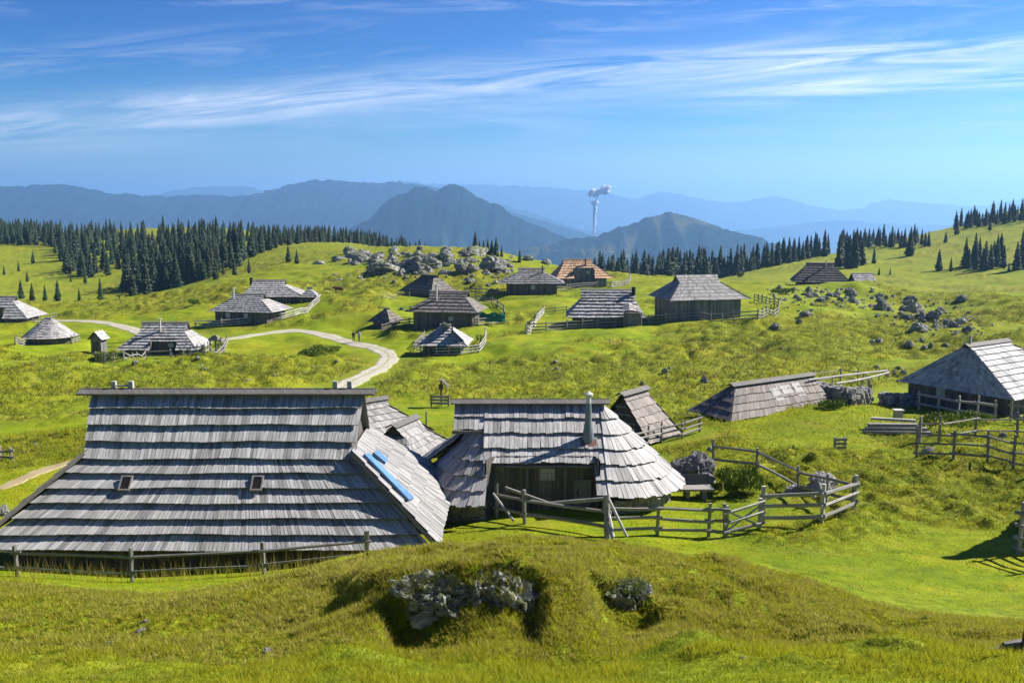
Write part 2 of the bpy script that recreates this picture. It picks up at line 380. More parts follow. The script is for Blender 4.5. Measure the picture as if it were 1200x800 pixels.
# ------------------------------------------------------------------ mesh building
class MB:
    def __init__(s): s.v = []; s.f = []; s.t = []; s.uv = []; s.m = []; s.mi = 0
    def quad(s, pts, tint=1.0, uv=None):
        i = len(s.v); s.v += [tuple(p) for p in pts]; n = len(pts); s.f.append(tuple(range(i, i+n)))
        s.t += [tint]*n; s.m.append(s.mi)
        s.uv += uv if uv else [(p[0]+p[1]*.7, p[2]) for p in pts]
    def box(s, c, size, rot=None, tint=1.0, taper=1.0):
        hx, hy, hz = [a/2 for a in size]
        P = [Vector((x*(taper if z > 0 else 1), y*(taper if z > 0 else 1), z)) for x, y, z in [(-hx,-hy,-hz),(hx,-hy,-hz),(hx,hy,-hz),(-hx,hy,-hz),(-hx,-hy,hz),(hx,-hy,hz),(hx,hy,hz),(-hx,hy,hz)]]
        if rot is not None: P = [rot@p for p in P]
        P = [p+Vector(c) for p in P]
        for q in ((0,3,2,1),(4,5,6,7),(0,1,5,4),(1,2,6,5),(2,3,7,6),(3,0,4,7)):
            s.quad([P[k] for k in q], tint)
    def beam(s, a, b, w, h, tint=None, bend=0.0, sides=6):
        """slightly irregular pole from a to b"""
        a = Vector(a); b = Vector(b); d = b-a; L = d.length
        if L < 1e-4: return
        d.normalize(); up = Vector((0, 0, 1)) if abs(d.z) < .9 else Vector((1, 0, 0))
        X = d.cross(up).normalized(); Z = X.cross(d).normalized()
        tint = random.uniform(.75, 1.15) if tint is None else tint
        rings = []; seg = 4 if bend else 2
        o = random.uniform(0, 6.28); bx, bz = random.uniform(-1, 1)*bend, random.uniform(-1, 1)*bend
        for i in range(seg+1):
            t = i/seg; c = a+d*L*t+(X*bx+Z*bz)*math.sin(math.pi*t)
            r = .92+.16*random.random()
            rings.append([c+X*math.cos(o+2*math.pi*k/sides)*w/2*r+Z*math.sin(o+2*math.pi*k/sides)*h/2*r for k in range(sides)])
        for i in range(seg):
            for k in range(sides):
                k2 = (k+1) % sides
                u0, u1 = k/sides*w*3, (k+1)/sides*w*3
                s.quad([rings[i][k], rings[i][k2], rings[i+1][k2], rings[i+1][k]], tint,
                       [(u0, L*i/seg), (u1, L*i/seg), (u1, L*(i+1)/seg), (u0, L*(i+1)/seg)])
        s.quad(list(reversed(rings[0])), tint*1.2); s.quad(rings[-1], tint*1.2)
    def build(s, name, mat, parent=None, smooth=False):
        me = bpy.data.meshes.new(name); me.from_pydata(s.v, [], s.f); 
        mats = mat if isinstance(mat, (list, tuple)) else [mat]
        for m_ in mats: me.materials.append(m_)
        if len(mats) > 1: me.polygons.foreach_set('material_index', s.m)
        uvl = me.uv_layers.new(name='UVMap'); uvl.data.foreach_set('uv', np.array(s.uv, np.float32).ravel())
        ca = me.color_attributes.new('tint', 'FLOAT_COLOR', 'CORNER')
        t = np.array(s.t, np.float32)
        if t.ndim == 1: t = np.stack([t, t, t], 1)
        ca.data.foreach_set('color', np.concatenate([t, np.ones((len(t), 1), np.float32)], 1).ravel())
        if smooth: me.polygons.foreach_set('use_smooth', [True]*len(me.polygons))
        me.update()
        o = bpy.data.objects.new(name, me); COL.objects.link(o)
        if parent: o.parent = parent
        return o
def tag(o, label=None, cat=None, group=None, kind=None):
    if label: o['label'] = label
    if cat: o['category'] = cat
    if group: o['group'] = group
    if kind: o['kind'] = kind
    return o
def empty(name, loc, rz=0, label=None, cat=None, group=None):
    o = bpy.data.objects.new(name, None); COL.objects.link(o); o.location = loc; o.rotation_euler = (0, 0, rz)
    o.empty_display_size = .3
    return tag(o, label, cat, group)
def copy_tree(o, parent=None):
    c = o.copy(); COL.objects.link(c); c.parent = parent
    for ch in o.children: copy_tree(ch, c)
    return c
def lerp(a, b, t): return a+(b-a)*t

def patch(mb, TL, TR, BL, BR, n, w, lift=.09, thick=.03, tmax=1.0, sides=True, holes=(), tn=1.0, deck=True, ragged=.03, offs=.02, jit=.14):
    """overlapping rows of boards on a (bi)linear roof face; TL..BR local corners"""
    TL, TR, BL, BR = map(Vector, (TL, TR, BL, BR))
    nrm = ((TR-TL)+(BR-BL)).cross(((BL-TL)+(BR-TR))); nrm.normalize()
    if nrm.z < 0: nrm = -nrm
    if abs(nrm.z) < .02:    # vertical wall: outward given by order TL->TR x down
        nrm = ((TR-TL)+(BR-BL)).cross(((BL-TL)+(BR-TR))).normalized()*-1
        nrm = -nrm if False else nrm
    def P(u, t): return lerp(lerp(TL, TR, u), lerp(BL, BR, u), t)
    if deck:
        a = -.012
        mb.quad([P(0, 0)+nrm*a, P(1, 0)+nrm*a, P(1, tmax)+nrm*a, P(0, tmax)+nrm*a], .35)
    for i in range(n):
        t0, t1 = i/n, (i+1)/n
        if t0 >= tmax-1e-6: break
        t1 = min(t1, tmax)
        L = max(((P(1, t1)-P(0, t1)).length), ((P(1, t0)-P(0, t0)).length))
        nb = max(1, int(L/w))
        ov = .12/n
        ro = random.random()*9
        cuts = [0]+[(k+random.uniform(-.22, .22))/nb for k in range(1, nb)]+[1]
        for k in range(nb):
            u0, u1 = cuts[k], cuts[k+1]
            g = min(.006/max(L, .1), (u1-u0)*.1)
            u0 += g; u1 -= g
            um = (u0+u1)/2
            pm = P(um, (t0+t1)/2)
            if any(h(um, (t0+t1)/2, pm) for h in holes): continue
            te = t1+ov+(random.uniform(-1, 1)*ragged+.035*math.sin(um*9+ro*3)+.02*math.sin(um*23+ro))/n
            l = lift*random.uniform(1-jit, 1+jit)+offs; l0 = offs+.005
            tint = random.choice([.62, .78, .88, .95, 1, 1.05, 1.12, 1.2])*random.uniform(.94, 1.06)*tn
            slope_l = (P(um, te)-P(um, t0)).length; bw = (P(u1, te)-P(u0, te)).length
            a, b, c, d = P(u0, t0)+nrm*l0, P(u1, t0)+nrm*l0, P(u1, te)+nrm*l, P(u0, te)+nrm*l
            ru = ro+k*3.17; rv = random.random()*7
            mb.quad([a, d, c, b], tint, [(ru, rv), (ru, rv+slope_l), (ru+bw, rv+slope_l), (ru+bw, rv)])
            th = nrm*thick
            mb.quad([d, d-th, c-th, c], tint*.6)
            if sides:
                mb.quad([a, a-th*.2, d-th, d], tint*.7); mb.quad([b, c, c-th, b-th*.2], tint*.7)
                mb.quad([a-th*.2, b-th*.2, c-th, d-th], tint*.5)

def sphere_mesh(name, sub, fn, mat, smooth=True):
    import bmesh
    bm = bmesh.new(); bmesh.ops.create_icosphere(bm, subdivisions=sub, radius=1)
    for v in bm.verts: v.co = Vector(fn(v.co))
    me = bpy.data.meshes.new(name); bm.to_mesh(me); bm.free()
    me.materials.append(mat)
    if smooth: me.polygons.foreach_set('use_smooth', [True]*len(me.polygons))
    return me
from mathutils import noise as mn
def rock_fn(seed, crag=.35, tall=1.0, spiky=0.0):
    o = Vector((seed*7.3, seed*3.1, seed*1.7))
    def f(c):
        n = mn.fractal(c*1.3+o, 1.0, 2.1, 4)*crag
        r = 1+n+abs(mn.noise(c*3.1+o))*-.35*crag*2
        # chisel: clamp against a few random planes
        p = Vector((c.x*r, c.y*r*.85, c.z*r*tall))
        rr = random.Random(seed)
        for k in range(9):
            d = Vector((rr.uniform(-1, 1), rr.uniform(-1, 1), rr.uniform(-.3, 1))).normalized(); q = rr.uniform(.5, .85)
            e = p.dot(d)-q
            if e > 0: p -= d*e*.85
        if spiky: p.z += spiky*max(0, mn.noise(Vector((p.x*4, p.y*4, 0))+o))*max(0, c.z)
        p += c*mn.fractal(c*6+o, 1.0, 2, 3)*.07
        return p
    return f
ROCKS = [sphere_mesh('rock', 4, rock_fn(k+1, .3+.08*(k % 3), .6), M['rock_far'], False) for k in range(7)]
ROCKS_N = [sphere_mesh('rock', 4, rock_fn(k+21, .4, .8), M['rock'], False) for k in range(4)]
def rock(loc, s, label, group, var=None, name='rock', mat=None, sink=.25, sz=None, meshes=None, rz=None):
    meshes = meshes or ROCKS
    o = bpy.data.objects.new(name, meshes[random.randrange(len(meshes)) if var is None else var]); COL.objects.link(o)
    sz = sz or s*random.uniform(.6, .95)
    o.location = (loc[0], loc[1], loc[2]+sz*(.5-sink)); o.scale = (s*random.uniform(.85, 1.15), s*random.uniform(.7, 1.1), sz)
    o.rotation_euler = (random.uniform(-.2, .2), random.uniform(-.2, .2), random.uniform(0, 6.28) if rz is None else rz)
    return tag(o, label, 'rock', group)

# ================================================================== HUTS
def hut(name, px, py, Y, rot, label, L, K=None, El=1.5, Er=1.5, D=3.0, zr=4.0, zk=2.6, ze=1.0, ends=('skirt', 'skirt'),
        mat='shingle_far', nu=5, nl=5, w=.3, lift=.12, notch=None, wall='planks', ridge_cap=True, group=None, cat='hut', tn=1.0, extras=None, loc=None, wallin=.72, window=None, door=None, openend=True, backrow=True):
    if loc is None:
        p = at(px, py, Y); loc = Vector((p.x, p.y, gz(p.x, p.y)))
    root = empty(name, loc, R(rot), label, cat, group)
    K = K or L/2-.12
    Dk = D*(zr-zk)/(zr-ze); ntot = nu+nl
    roof = MB()
    hl, hr = L/2, L/2
    def yk(z): return D*(zr-z)/(zr-ze)
    for sgn in (-1, 1):                     # front (-1) and back (+1)
        if sgn == 1 and not backrow: continue
        n_u, n_l, ww = (nu, nl, w) if sgn < 0 else (nu, nl, w*2)
        l_full = ends[0] in ('round',); r_full = ends[1] in ('round',)
        xl_k = -K if ends[0] != 'hip' else -K; xr_k = K
        TL = Vector((-hl, 0, zr)); TR = Vector((hr, 0, zr))
        ML = Vector((-K, sgn*Dk, zk)); MR = Vector((K, sgn*Dk, zk))
        bl = -K-El if ends[0] == 'skirt' else -K
        br = K+Er if ends[1] == 'skirt' else K
        if ends[0] == 'gable': bl = -hl; ML.x = -hl
        if ends[1] == 'gable': br = hr; MR.x = hr
        BL = Vector((bl, sgn*D, ze)); BR = Vector((br, sgn*D, ze))
        patch(roof, TL, TR, ML, MR, n_u, ww, lift, sides=sgn < 0, tn=tn)
        if notch and sgn < 0:
            xa, xb, fr = notch
            Ta, Tb = Vector((xa, ML.y, zk)), Vector((xb, ML.y, zk)); Ba, Bb = Vector((xa, BL.y, ze)), Vector((xb, BL.y, ze))
            patch(roof, ML, Ta, BL, Ba, n_l, ww, lift, tn=tn); patch(roof, Tb, MR, Bb, BR, n_l, ww, lift, tn=tn)
            if fr > 0: patch(roof, Ta, Tb, Ba, Bb, n_l, ww, lift, tmax=fr, tn=tn)
        else:
            patch(roof, ML, MR, BL, BR, n_l, ww, lift, sides=sgn < 0, tn=tn)
    for e, (end, s, E) in enumerate(((ends[0], -1, El), (ends[1], 1, Er))):
        if end == 'skirt':
            x = s*K
            a = [Vector((x, -Dk, zk)), Vector((x, Dk, zk)), Vector((x+s*E, -D, ze)), Vector((x+s*E, D, ze))]
            a[0].x -= s*.1; a[1].x -= s*.1; a[0].z += .1; a[1].z += .1; a[2].z += .05; a[3].z += .05; a[2].y -= .12
            if s > 0: patch(roof, a[0], a[1], a[2], a[3], nl, w, lift*.8, tn=tn)
            else: patch(roof, a[1], a[0], a[3], a[2], nl, w, lift*.8, tn=tn)
        elif end == 'round':
            m = 9
            for k in range(m):
                t0, t1 = [-math.pi/2+math.pi*q/m for q in (k, k+1)]
                def B(t): return Vector((s*(K+E*math.cos(t)), D*math.sin(t), ze))
                def T(t): return Vector((s*(K+.12*math.cos(t)), .1*math.sin(t), zr-.02))
                ww = w*1.1
                if s > 0: patch(roof, T(t0), T(t1), B(t0), B(t1), nu+nl, ww, lift, tn=tn, deck=True)
                else: patch(roof, T(t1), T(t0), B(t1), B(t0), nu+nl, ww, lift, tn=tn, deck=True)
    ro = roof.build('roof', M[mat], root)
    if ridge_cap:
        rc = MB()
        rc.box((0, -.12, zr+.04), (L+.25, .36, .05), Matrix.Rotation(R(28), 3, 'X'), .55); rc.box((0, .16, zr+.03), (L+.25, .34, .05), Matrix.Rotation(R(-30), 3, 'X'), .55)
        rc.build('ridge_cap', M['rail'], ro)
    # gables (upper dark triangle)
    for (end, s) in ((ends[0], -1), (ends[1], 1)):
        if end in ('skirt', 'gable'):
            g = MB(); x = s*(K-.25); zb = zk if end == 'skirt' else ze-.3
            db = Dk if end == 'skirt' else D*1.0
            nn = max(4, int(2*db/.35))
            for k in range(nn):
                y0, y1 = -db+2*db*k/nn+.01, -db+2*db*(k+1)/nn-.01
                z0, z1 = [zr-(zr-zb)*abs(y)/db-.05 for y in (y0, y1)]
                tt = random.uniform(.6, 1.2)
                q = [(x, y0, zb-.2), (x, y1, zb-.2), (x, y1, z1), (x, y0, z0)]
                xo = s*.03
                g.quad(q, tt, [(y0, 0), (y1, 0), (y1, 1), (y0, 1)])
                g.quad([(a+xo, b, c) for a, b, c in reversed(q)], tt, [(y0, 0), (y1, 0), (y1, 1), (y0, 1)])
            g.build('gable', M[wall], root)
    # walls following the eaves
    wl = MB(); wi = wallin
    outline = []
    def endx(s):
        e, E = (ends[0], El) if s < 0 else (ends[1], Er)
        return K+(E*.62 if e in ('skirt', 'round') else -.25)
    yw = D-.45
    if ends[0] == 'round': left = [(-(K+(El*.8)*math.cos(t)), yw*math.sin(t)) for t in np.linspace(math.pi/2, -math.pi/2, 9)]
    else: left = [(-endx(-1), yw), (-endx(-1), -yw)]
    if ends[1] == 'round': right = [((K+(Er*.8)*math.cos(t)), yw*math.sin(t)) for t in np.linspace(-math.pi/2, math.pi/2, 9)]
    else: right = [(endx(1), -yw), (endx(1), yw)]
    outline = left+right
    top = ze+.25
    yn = -yw
    for i in range(len(outline)):
        a, b = outline[i], outline[(i+1) % len(outline)]
        if notch and a[1] == b[1] == -yw and a[0] < b[0]:
            xa, xb, fr = notch; yi = -yw+.9
            zt = lerp(zk, ze, max(fr, 0))+.1
            pts = [a, (xa, -yw), (xa, yi), (xb, yi), (xb, -yw), b]
            for j in range(5):
                hh = zt+.35 if j == 2 else (zt if j in (1, 3) else top)
                segwall(wl, pts[j], pts[j+1], -.6, hh)
        else: segwall(wl, a, b, -.6, top)
    wo = wl.build('wall', M[wall], root)
    if notch:
        xa, xb, fr = notch; yi = -yw+.9-.06
        zt = lerp(zk, ze, max(fr, 0))
        xm = lerp(xa, xb, .33)
        d = MB(); d.box((xm, yi, .75), (.95, .05, 1.6), None, .5); do = d.build('door', M['planks_grey'], wo)
        wn = MB(); wn.box((lerp(xa, xb, .72), yi, max(.9, zt-.55)), (.75, .05, .55), None, 1); wn.build('window', M['paleglass'], wo)
    if window:
        for (x, z, wx, wz) in window:
            wn = MB(); wn.box((x, -yw-.05, z), (wx, .06, wz), None, 1); wn.build('window', M['paleglass'], wo)
    if door:
        x, z, wx, wz = door
        d = MB(); d.box((x, -yw-.06, z), (wx, .06, wz), None, .35); d.build('door', M['planks'], wo)
    FL.append((loc[0], loc[1], max(L, D)))
    return root
FL = []
def segwall(mb, a, b, z0, z1, bw=.28):
    a = Vector((*a, 0)); b = Vector((*b, 0)); L = (b-a).length; n = max(1, int(L/bw))
    d = (b-a)/n; nr = Vector((d.y, -d.x, 0)).normalized()
    for k in range(n):
        p, q = a+d*(k+.03), a+d*(k+.97); o = nr*random.uniform(0, .03); tt = random.uniform(.6, 1.3)
        u = random.random()*9
        mb.quad([p+o+Vector((0, 0, z0)), q+o+Vector((0, 0, z0)), q+o+Vector((0, 0, z1)), p+o+Vector((0, 0, z1))], tt, [(u, 0), (u+bw, 0), (u+bw, z1-z0), (u, z1-z0)])
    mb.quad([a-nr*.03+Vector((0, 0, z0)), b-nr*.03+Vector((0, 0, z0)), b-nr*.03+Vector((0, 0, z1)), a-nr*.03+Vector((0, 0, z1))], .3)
def stovepipe(root, x, y, z0, z1, r=.12, mat='capmetal', cap=True):
    c = MB(); c.beam((x, y, z0), (x, y, z1), r*2, r*2, 1.0, 0, 8); o = c.build('chimney', M[mat], root)
    if cap:
        k = MB(); k.box((x, y, z1+.08), (r*4.5, r*4.5, .06), None, .8); k.build('chimney_cap', M[mat], o)
    return o

for (a, b, Y, r) in [(190,410,140,8),(58,398,152,6),(290,372,172,8),(320,354,190,8),(20,373,195,8),(500,344,200,7),(523,376,155,8),(520,410,130,5),(622,341,200,8),(682,333,215,8),(710,377,150,8),(818,368,152,9),(960,331,215,7),(1010,331,213,4),(116,414,138,2),(362,352,188,3),(450,377,160,4)]:
    p = at(a, b, Y); FLAT.append((p.x, p.y, r))
FLAT += [(-9.6, 34, 9), (1.4, 37.6, 6), (29, 60, 7), (7.9, 53, 4)]
# ================================================================== big hut on the left
def big_left_hut():
    Yc = 34.0; zg = -10.9
    cx = -9.7
    root = empty('herdsman_hut', (cx, Yc, zg), 0, 'largest hut, left foreground, grey shingle roof in wide courses with two small dark openings', 'hut', 'shingled herdsmen huts')
    zr, zk, ze, D = 4.45, 2.55, .18, 4.0
    Dk = D*(zr-zk)/(zr-ze)
    K = 4.5; El, Er = 2.5, 2.75
    L0, L1 = -4.92, 4.62
    roof = MB()
    def hole(u, t, p):
        for hx in (-2.85, 1.42):
            if abs(p.x-hx) < .15 and abs(p.z-1.82) < .24: return True
        return False
    for s in (-1, 1):
        n_u, n_l = 4, 6
        # upper steep part, eave corners flare outwards
        TL, TR = (L0+.05, 0, zr), (L1-.05, 0, zr)
        ML, MR = Vector((-K, s*Dk, zk)), Vector((K, s*Dk, zk))
        BL, BR = Vector((-K-El, s*D, ze)), Vector((K+Er, s*D, ze))
        w = .125 if s < 0 else .3
        patch(roof, TL, TR, ML, MR, n_u, w, .15, .045, jit=.05, ragged=.012, offs=.02, tn=1.0, sides=s < 0)
        patch(roof, ML, MR, BL, BR, n_l, w, .15, .045, jit=.05, ragged=.012, holes=(), sides=s < 0)
    # side skirts stand proud of the front face
    for s, E in ((-1, El), (1, Er)):
        x = s*K
        a = [Vector((x-s*.1, -Dk-.12, zk+.30)), Vector((x-s*.1, Dk, zk+.30)), Vector((x+s*(E+.15), -D-.12, ze+.22)), Vector((x+s*(E+.15), D, ze+.22))]
        if s > 0: patch(roof, a[0], a[1], a[2], a[3], 7, .13, .05, .03, tn=.72)  # right skirt tinted darker to offset the strong sun on it
        else: patch(roof, a[1], a[0], a[3], a[2], 7, .16, .05, .03)
    ro = roof.build('roof', M['shingle'], root)
    # verge boards along the hip edges
    for s, E in ((-1, El), (1, Er)):
        x = s*K; vb = MB()
        vb.beam((x-s*.1, -Dk-.2, zk+.24), (x+s*(E+.15), -D-.2, ze+.16), .09, .16, .6); vb.build('verge_board', M['rail'], ro)
    rc = MB()
    rc.box(((L0+L1)/2, -.16, zr+.06), (L1-L0+.7, .5, .06), Matrix.Rotation(R(14), 3, 'X'), .45)
    rc.box(((L0+L1)/2, .2, zr+.02), (L1-L0+.7, .5, .06), Matrix.Rotation(R(-24), 3, 'X'), .45)
    rc.build('ridge_cap', M['rail'], ro)
    for x0 in (-4.15, -3.55, 3.55, 4.05):
        pg = MB(); pg.box((x0, .12, zr+.22), (.16, .14, .32), None, 1.0); pg.build('ridge_peg', M['rail_pale'], ro)
    pg = MB(); pg.beam((-4.15, .12, zr+.22), (-3.55, .12, zr+.22), .07, .07, 1); pg.build('ridge_rail', M['rail_pale'], ro)
    for hx in (-2.85, 1.42):
        yy = -D*(zr-1.82)/(zr-ze)
        rm = Matrix.Rotation(R(-46.9), 3, 'X'); c0 = Vector((hx, yy-.125, 1.82+.135))
        o = MB(); o.box(c0, (.28, .03, .44), rm, 1); so_ = o.build('smoke_hole', M['black'], ro)  # black panel over whole boards, painting the shade inside an opening
        f = MB()
        for q in (-.165, .165): f.box(c0+Vector((q, 0, 0)), (.05, .06, .50), rm, .8)
        for q in (-.25, .25): f.box(c0+rm@Vector((0, 0, q)), (.38, .064, .05), rm, .9)
        f.build('frame', M['rail'], so_)
    # gables
    for s in (-1, 1):
        g = MB(); x = s*(K-.22); nn = 16
        for k in range(nn):
            y0, y1 = -Dk+2*Dk*k/nn+.008, -Dk+2*Dk*(k+1)/nn-.008
            z0, z1 = [zr-(zr-zk)*abs(y)/Dk-.04 for y in (y0, y1)]
            q = [(x, y0, zk-.2), (x, y1, zk-.2), (x, y1, z1), (x, y0, z0)]; tt = random.uniform(.6, 1.2)
            uv = [(y0, 0), (y1, 0), (y1, 1), (y0, 1)]
            g.quad(q, tt, uv); g.quad([(a+s*.03, b, c) for a, b, c in reversed(q)], tt, uv)
        g.build('gable', M['planks'], root)
    wl = MB()
    o = [(-K-El+.7, 3.3), (-K-El+.7, -3.3), (K+Er-.9, -3.3), (K+Er-.9, 3.3)]
    for i in range(4): segwall(wl, o[i], o[(i+1) % 4], -1.0, .5, .2)
    wl.build('wall', M['planks'], root)
    # blue framed skylight lying on the right-hand skirt
    nrm = Vector((zk-ze+.08, 0, Er+.25)).normalized()
    def S(t, y, h): # t along the fall, y across
        return Vector((lerp(K-.1, K+Er+.15, t), y, lerp(zk+.30, ze+.22, t)))+nrm*h
    sk = MB()
    c = [S(.10, -Dk-.02, .12), S(.14, -Dk+.42, .12), S(.66, -2.2, .12), S(.62, -2.75, .12)]
    th = nrm*.045
    sk.quad([p+th for p in c], 1); 
    for i in range(4): sk.quad([c[i]-th, c[(i+1) % 4]-th, c[(i+1) % 4]+th, c[i]+th], .8)
    so = sk.build('skylight', M['blueglass'], ro)
    gl = MB(); cc = [lerp(sum(c, Vector())/4, p, .72)+th*1.1 for p in c]; gl.quad(cc, 1); gl.build('pane', plain('skylight_glass', (.12, .24, .42), .12), so)
    hb = MB(); m_ = S(.24, -.75, .12); hb.box(m_, (.5, .55, .10), Matrix.Rotation(math.atan2(zk-ze, Er), 3, 'Y'), 1)
    hb.build('roof_hatch', M['blueglass'], ro)
    FL.append((cx, Yc, 9))
    return root
big_left_hut()

# ================================================================== middle oval hut
def middle_hut():
    Yc = 37.6; zg = -10.85; cx = 0.0
    root = empty('herdsman_hut', (cx, Yc, zg), 0, 'oval grey shingle hut with tall metal flue and dark plank porch in the centre foreground', 'hut', 'shingled herdsmen huts')
    zr, ze, D = 3.28, .62, 3.3
    A, B = -1.05, 3.35       # where the left and right fans start
    roof = MB()
    xa, xb, fr = -.55, 3.0, .66
    n = 6
    for s in (-1, 1):
        w = .16 if s < 0 else .35
        def Pf(x, t): return Vector((x, s*D*t, lerp(zr, ze, t)))
        if s < 0:
            patch(roof, Pf(A, 0), Pf(xa, 0), Pf(A, 1), Pf(xa, 1), n, w, .10, .04, tmax=fr)
            patch(roof, Pf(xa, 0), Pf(xb, 0), Pf(xa, 1), Pf(xb, 1), n, w, .10, .04, tmax=fr)
            patch(roof, Pf(xb, 0), Pf(B, 0), Pf(xb, 1), Pf(B+.1, 1), n, w, .10, .04)
        else: patch(roof, Pf(A, 0), Pf(B, 0), Pf(A, 1), Pf(B, 1), n, w, .1, .04, sides=False)
    m = 14
    for k in range(m):
        t0, t1 = [-math.pi/2+math.pi*q/m for q in (k, k+1)]
        def Bo(t): return Vector((B+.05+(3.15)*math.cos(t), D*1.02*math.sin(t), ze-.28*math.cos(t)))
        def To(t): return Vector((B+.1*math.cos(t), .12*math.sin(t), zr-.02))
        patch(roof, To(t0), To(t1), Bo(t0), Bo(t1), n, .17, .09, .04)
        E = 2.75
        def Bl(t): return Vector((A-E*math.cos(t)+.1, D*1.12*math.sin(t), ze-.25-.25*math.cos(t)))
        def Tl(t): return Vector((A-.2*math.cos(t)+.3, .5*math.sin(t), zr-.45))
        patch(roof, Tl(t1), Tl(t0), Bl(t1), Bl(t0), n, .17, .09, .04)
    # low rear wing running out to the left
    patch(roof, (-3.9, 2.9, .35), (-1.6, .7, 2.35), (-4.05, .5, .30), (-2.1, -.4, 1.95), 2, .2, .07, .04)
    patch(roof, (-1.6, .7, 2.33), (-3.9, 2.9, .33), (-.6, 1.2, 2.2), (-1.0, 3.4, .5), 5, .25, .07, .04)
    # little gable roof over the left fan
    for s in (-1, 1):
        T0, T1 = Vector((-2.2, 0, zr)), Vector((A, 0, zr)); B0, B1 = Vector((-2.2, s*.95, zr-.78)), Vector((A, s*.95, zr-.78))
        patch(roof, T0, T1, B0, B1, 2, .17, .07, .04)
    ro = roof.build('roof', M['shingle'], root)
    rc = MB()
    rc.box(((-2.35+3.75)/2-.0, -.13, zr+.11), (6.1, .40, .05), Matrix.Rotation(R(16), 3, 'X'), .5)
    rc.box(((-2.35+3.75)/2-.0, .17, zr+.08), (6.1, .40, .05), Matrix.Rotation(R(-26), 3, 'X'), .5)
    rc.build('ridge_cap', M['rail'], ro)
    vb = MB(); vb.beam((-2.25, -1.1, zr-.86), (A+.1, -1.1, zr-.86), .06, .12, .5); vb.build('verge_board', M['rail'], ro); vb = MB(); vb.beam((xa, -2.3, 1.42), (xb, -2.3, 1.42), .1, .12, .5)
    vb.build('verge_board', M['rail'], ro)
    g = MB(); g.quad([(-2.0, -.9, zr-.85), (-2.0, .9, zr-.85), (-2.0, 0, zr-.06)], .6); g.quad([(-1.96, .9, zr-.85), (-1.96, -.9, zr-.85), (-1.96, 0, zr-.06)], .6)
    g.build('gable', M['planks'], root)
    # plank wall of the porch, tall planks and a stone footing round the ends
    wl = MB()
    yi = -2.05
    pts = [(-.95, -2.75), (-.6, yi), (3.0, yi), (3.15, -2.75)]
    for i in range(3): segwall(wl, pts[i], pts[i+1], -.4, 1.75, .17)
    wo = wl.build('wall', M['planks'], root)
    fr_ = MB()
    wx, wz = 1.30, 1.13
    for q in range(2): fr_.box((wx, yi-.05, wz+(-.27 if q else .27)), (.56, .05, .05))
    for q in (-1, 1): fr_.box((wx+q*.26, yi-.05, wz), (.05, .05, .5))
    for q in (-.13, 0, .13): fr_.box((wx+q, yi-.06, wz), (.022, .02, .5))
    for q in (-.15, 0, .15): fr_.box((wx, yi-.065, wz+q), (.48, .015, .022))
    f = fr_.build('window', M['rail'], wo)
    pn = MB(); pn.quad([(wx-.26, yi-.035, wz-.26), (wx+.26, yi-.035, wz-.26), (wx+.26, yi-.035, wz+.26), (wx-.26, yi-.035, wz+.26)]); pn.build('pane', M['paleglass'], f)
    d = MB(); 
    for q in range(4): d.box((2.36+q*.155, yi-.06, .38), (.145, .05, 1.0), None, random.uniform(.8, 1.1))
    do = d.build('door', M['planks_grey'], wo)
    h = MB(); h.box((2.4, yi-.11, .4), (.04, .05, .12)); h.build('handle', M['black'], do)
    for q in (.55, 1.95): ps = MB(); ps.beam((q, yi-.12, -.3), (q, yi-.12, 1.5), .12, .12, .8); ps.build('porch_post', M['planks_grey'], root)
    # stone footing
    import bmesh
    ft = MB()
    def stones(cx0, E, s, ang0, ang1):
        for row in range(3):
            a = ang0
            while a < ang1:
                st = random.uniform(.07, .13)
                x = cx0+s*E*math.cos(a+st/2); y = (D-.55)*math.sin(a+st/2)
                ft.box((x, y, -.45+row*.30+random.uniform(-.03, .03)), (st*3.1, st*3.1, .29), Matrix.Rotation(random.uniform(-.3, .3)+a*s, 3, 'Z')@Matrix.Rotation(random.uniform(-.1, .1), 3, 'X'), random.uniform(.6, 1.2), .9)
                a += st
    stones(B, 2.6, 1, -1.6, 1.6); stones(A, 2.35, -1, -1.6, 1.6)
    ft.build('stone_footing', M['stone'], root)
    # flue
    cxp, cyp = 2.83, -1.42
    zb = lerp(zr, ze, 1.42/D)
    def lathe(prof, x, y, seg=14):
        b = MB()
        for i in range(len(prof)-1):
            for k in range(seg):
                a0, a1 = 2*math.pi*k/seg, 2*math.pi*(k+1)/seg
                (r0, z0), (r1, z1) = prof[i], prof[i+1]
                b.quad([(x+r0*math.cos(a0), y+r0*math.sin(a0), z0), (x+r0*math.cos(a1), y+r0*math.sin(a1), z0), (x+r1*math.cos(a1), y+r1*math.sin(a1), z1), (x+r1*math.cos(a0), y+r1*math.sin(a0), z1)])
        return b
    c = lathe([(.21, zb-.35), (.22, zb+.1), (.20, zb+.35), (.13, zb+.75), (.105, zb+1.45)], cxp, cyp).build('chimney', M['metal'], root, True)
    lathe([(.09, zb+1.4), (.09, zb+1.72), (.16, zb+1.73), (.17, zb+1.80), (.0, zb+1.92)], cxp, cyp).build('chimney_cap', M['capmetal'], c, True)
    fl = MB(); fl.box((cxp+.02, cyp-.16, zb-.02), (.55, .35, .03), Matrix.Rotation(R(38.9), 3, 'X'), 1); fl.build('flashing', M['redtin'], c)
    FL.append((cx, Yc, 6))
    return root
middle_hut()

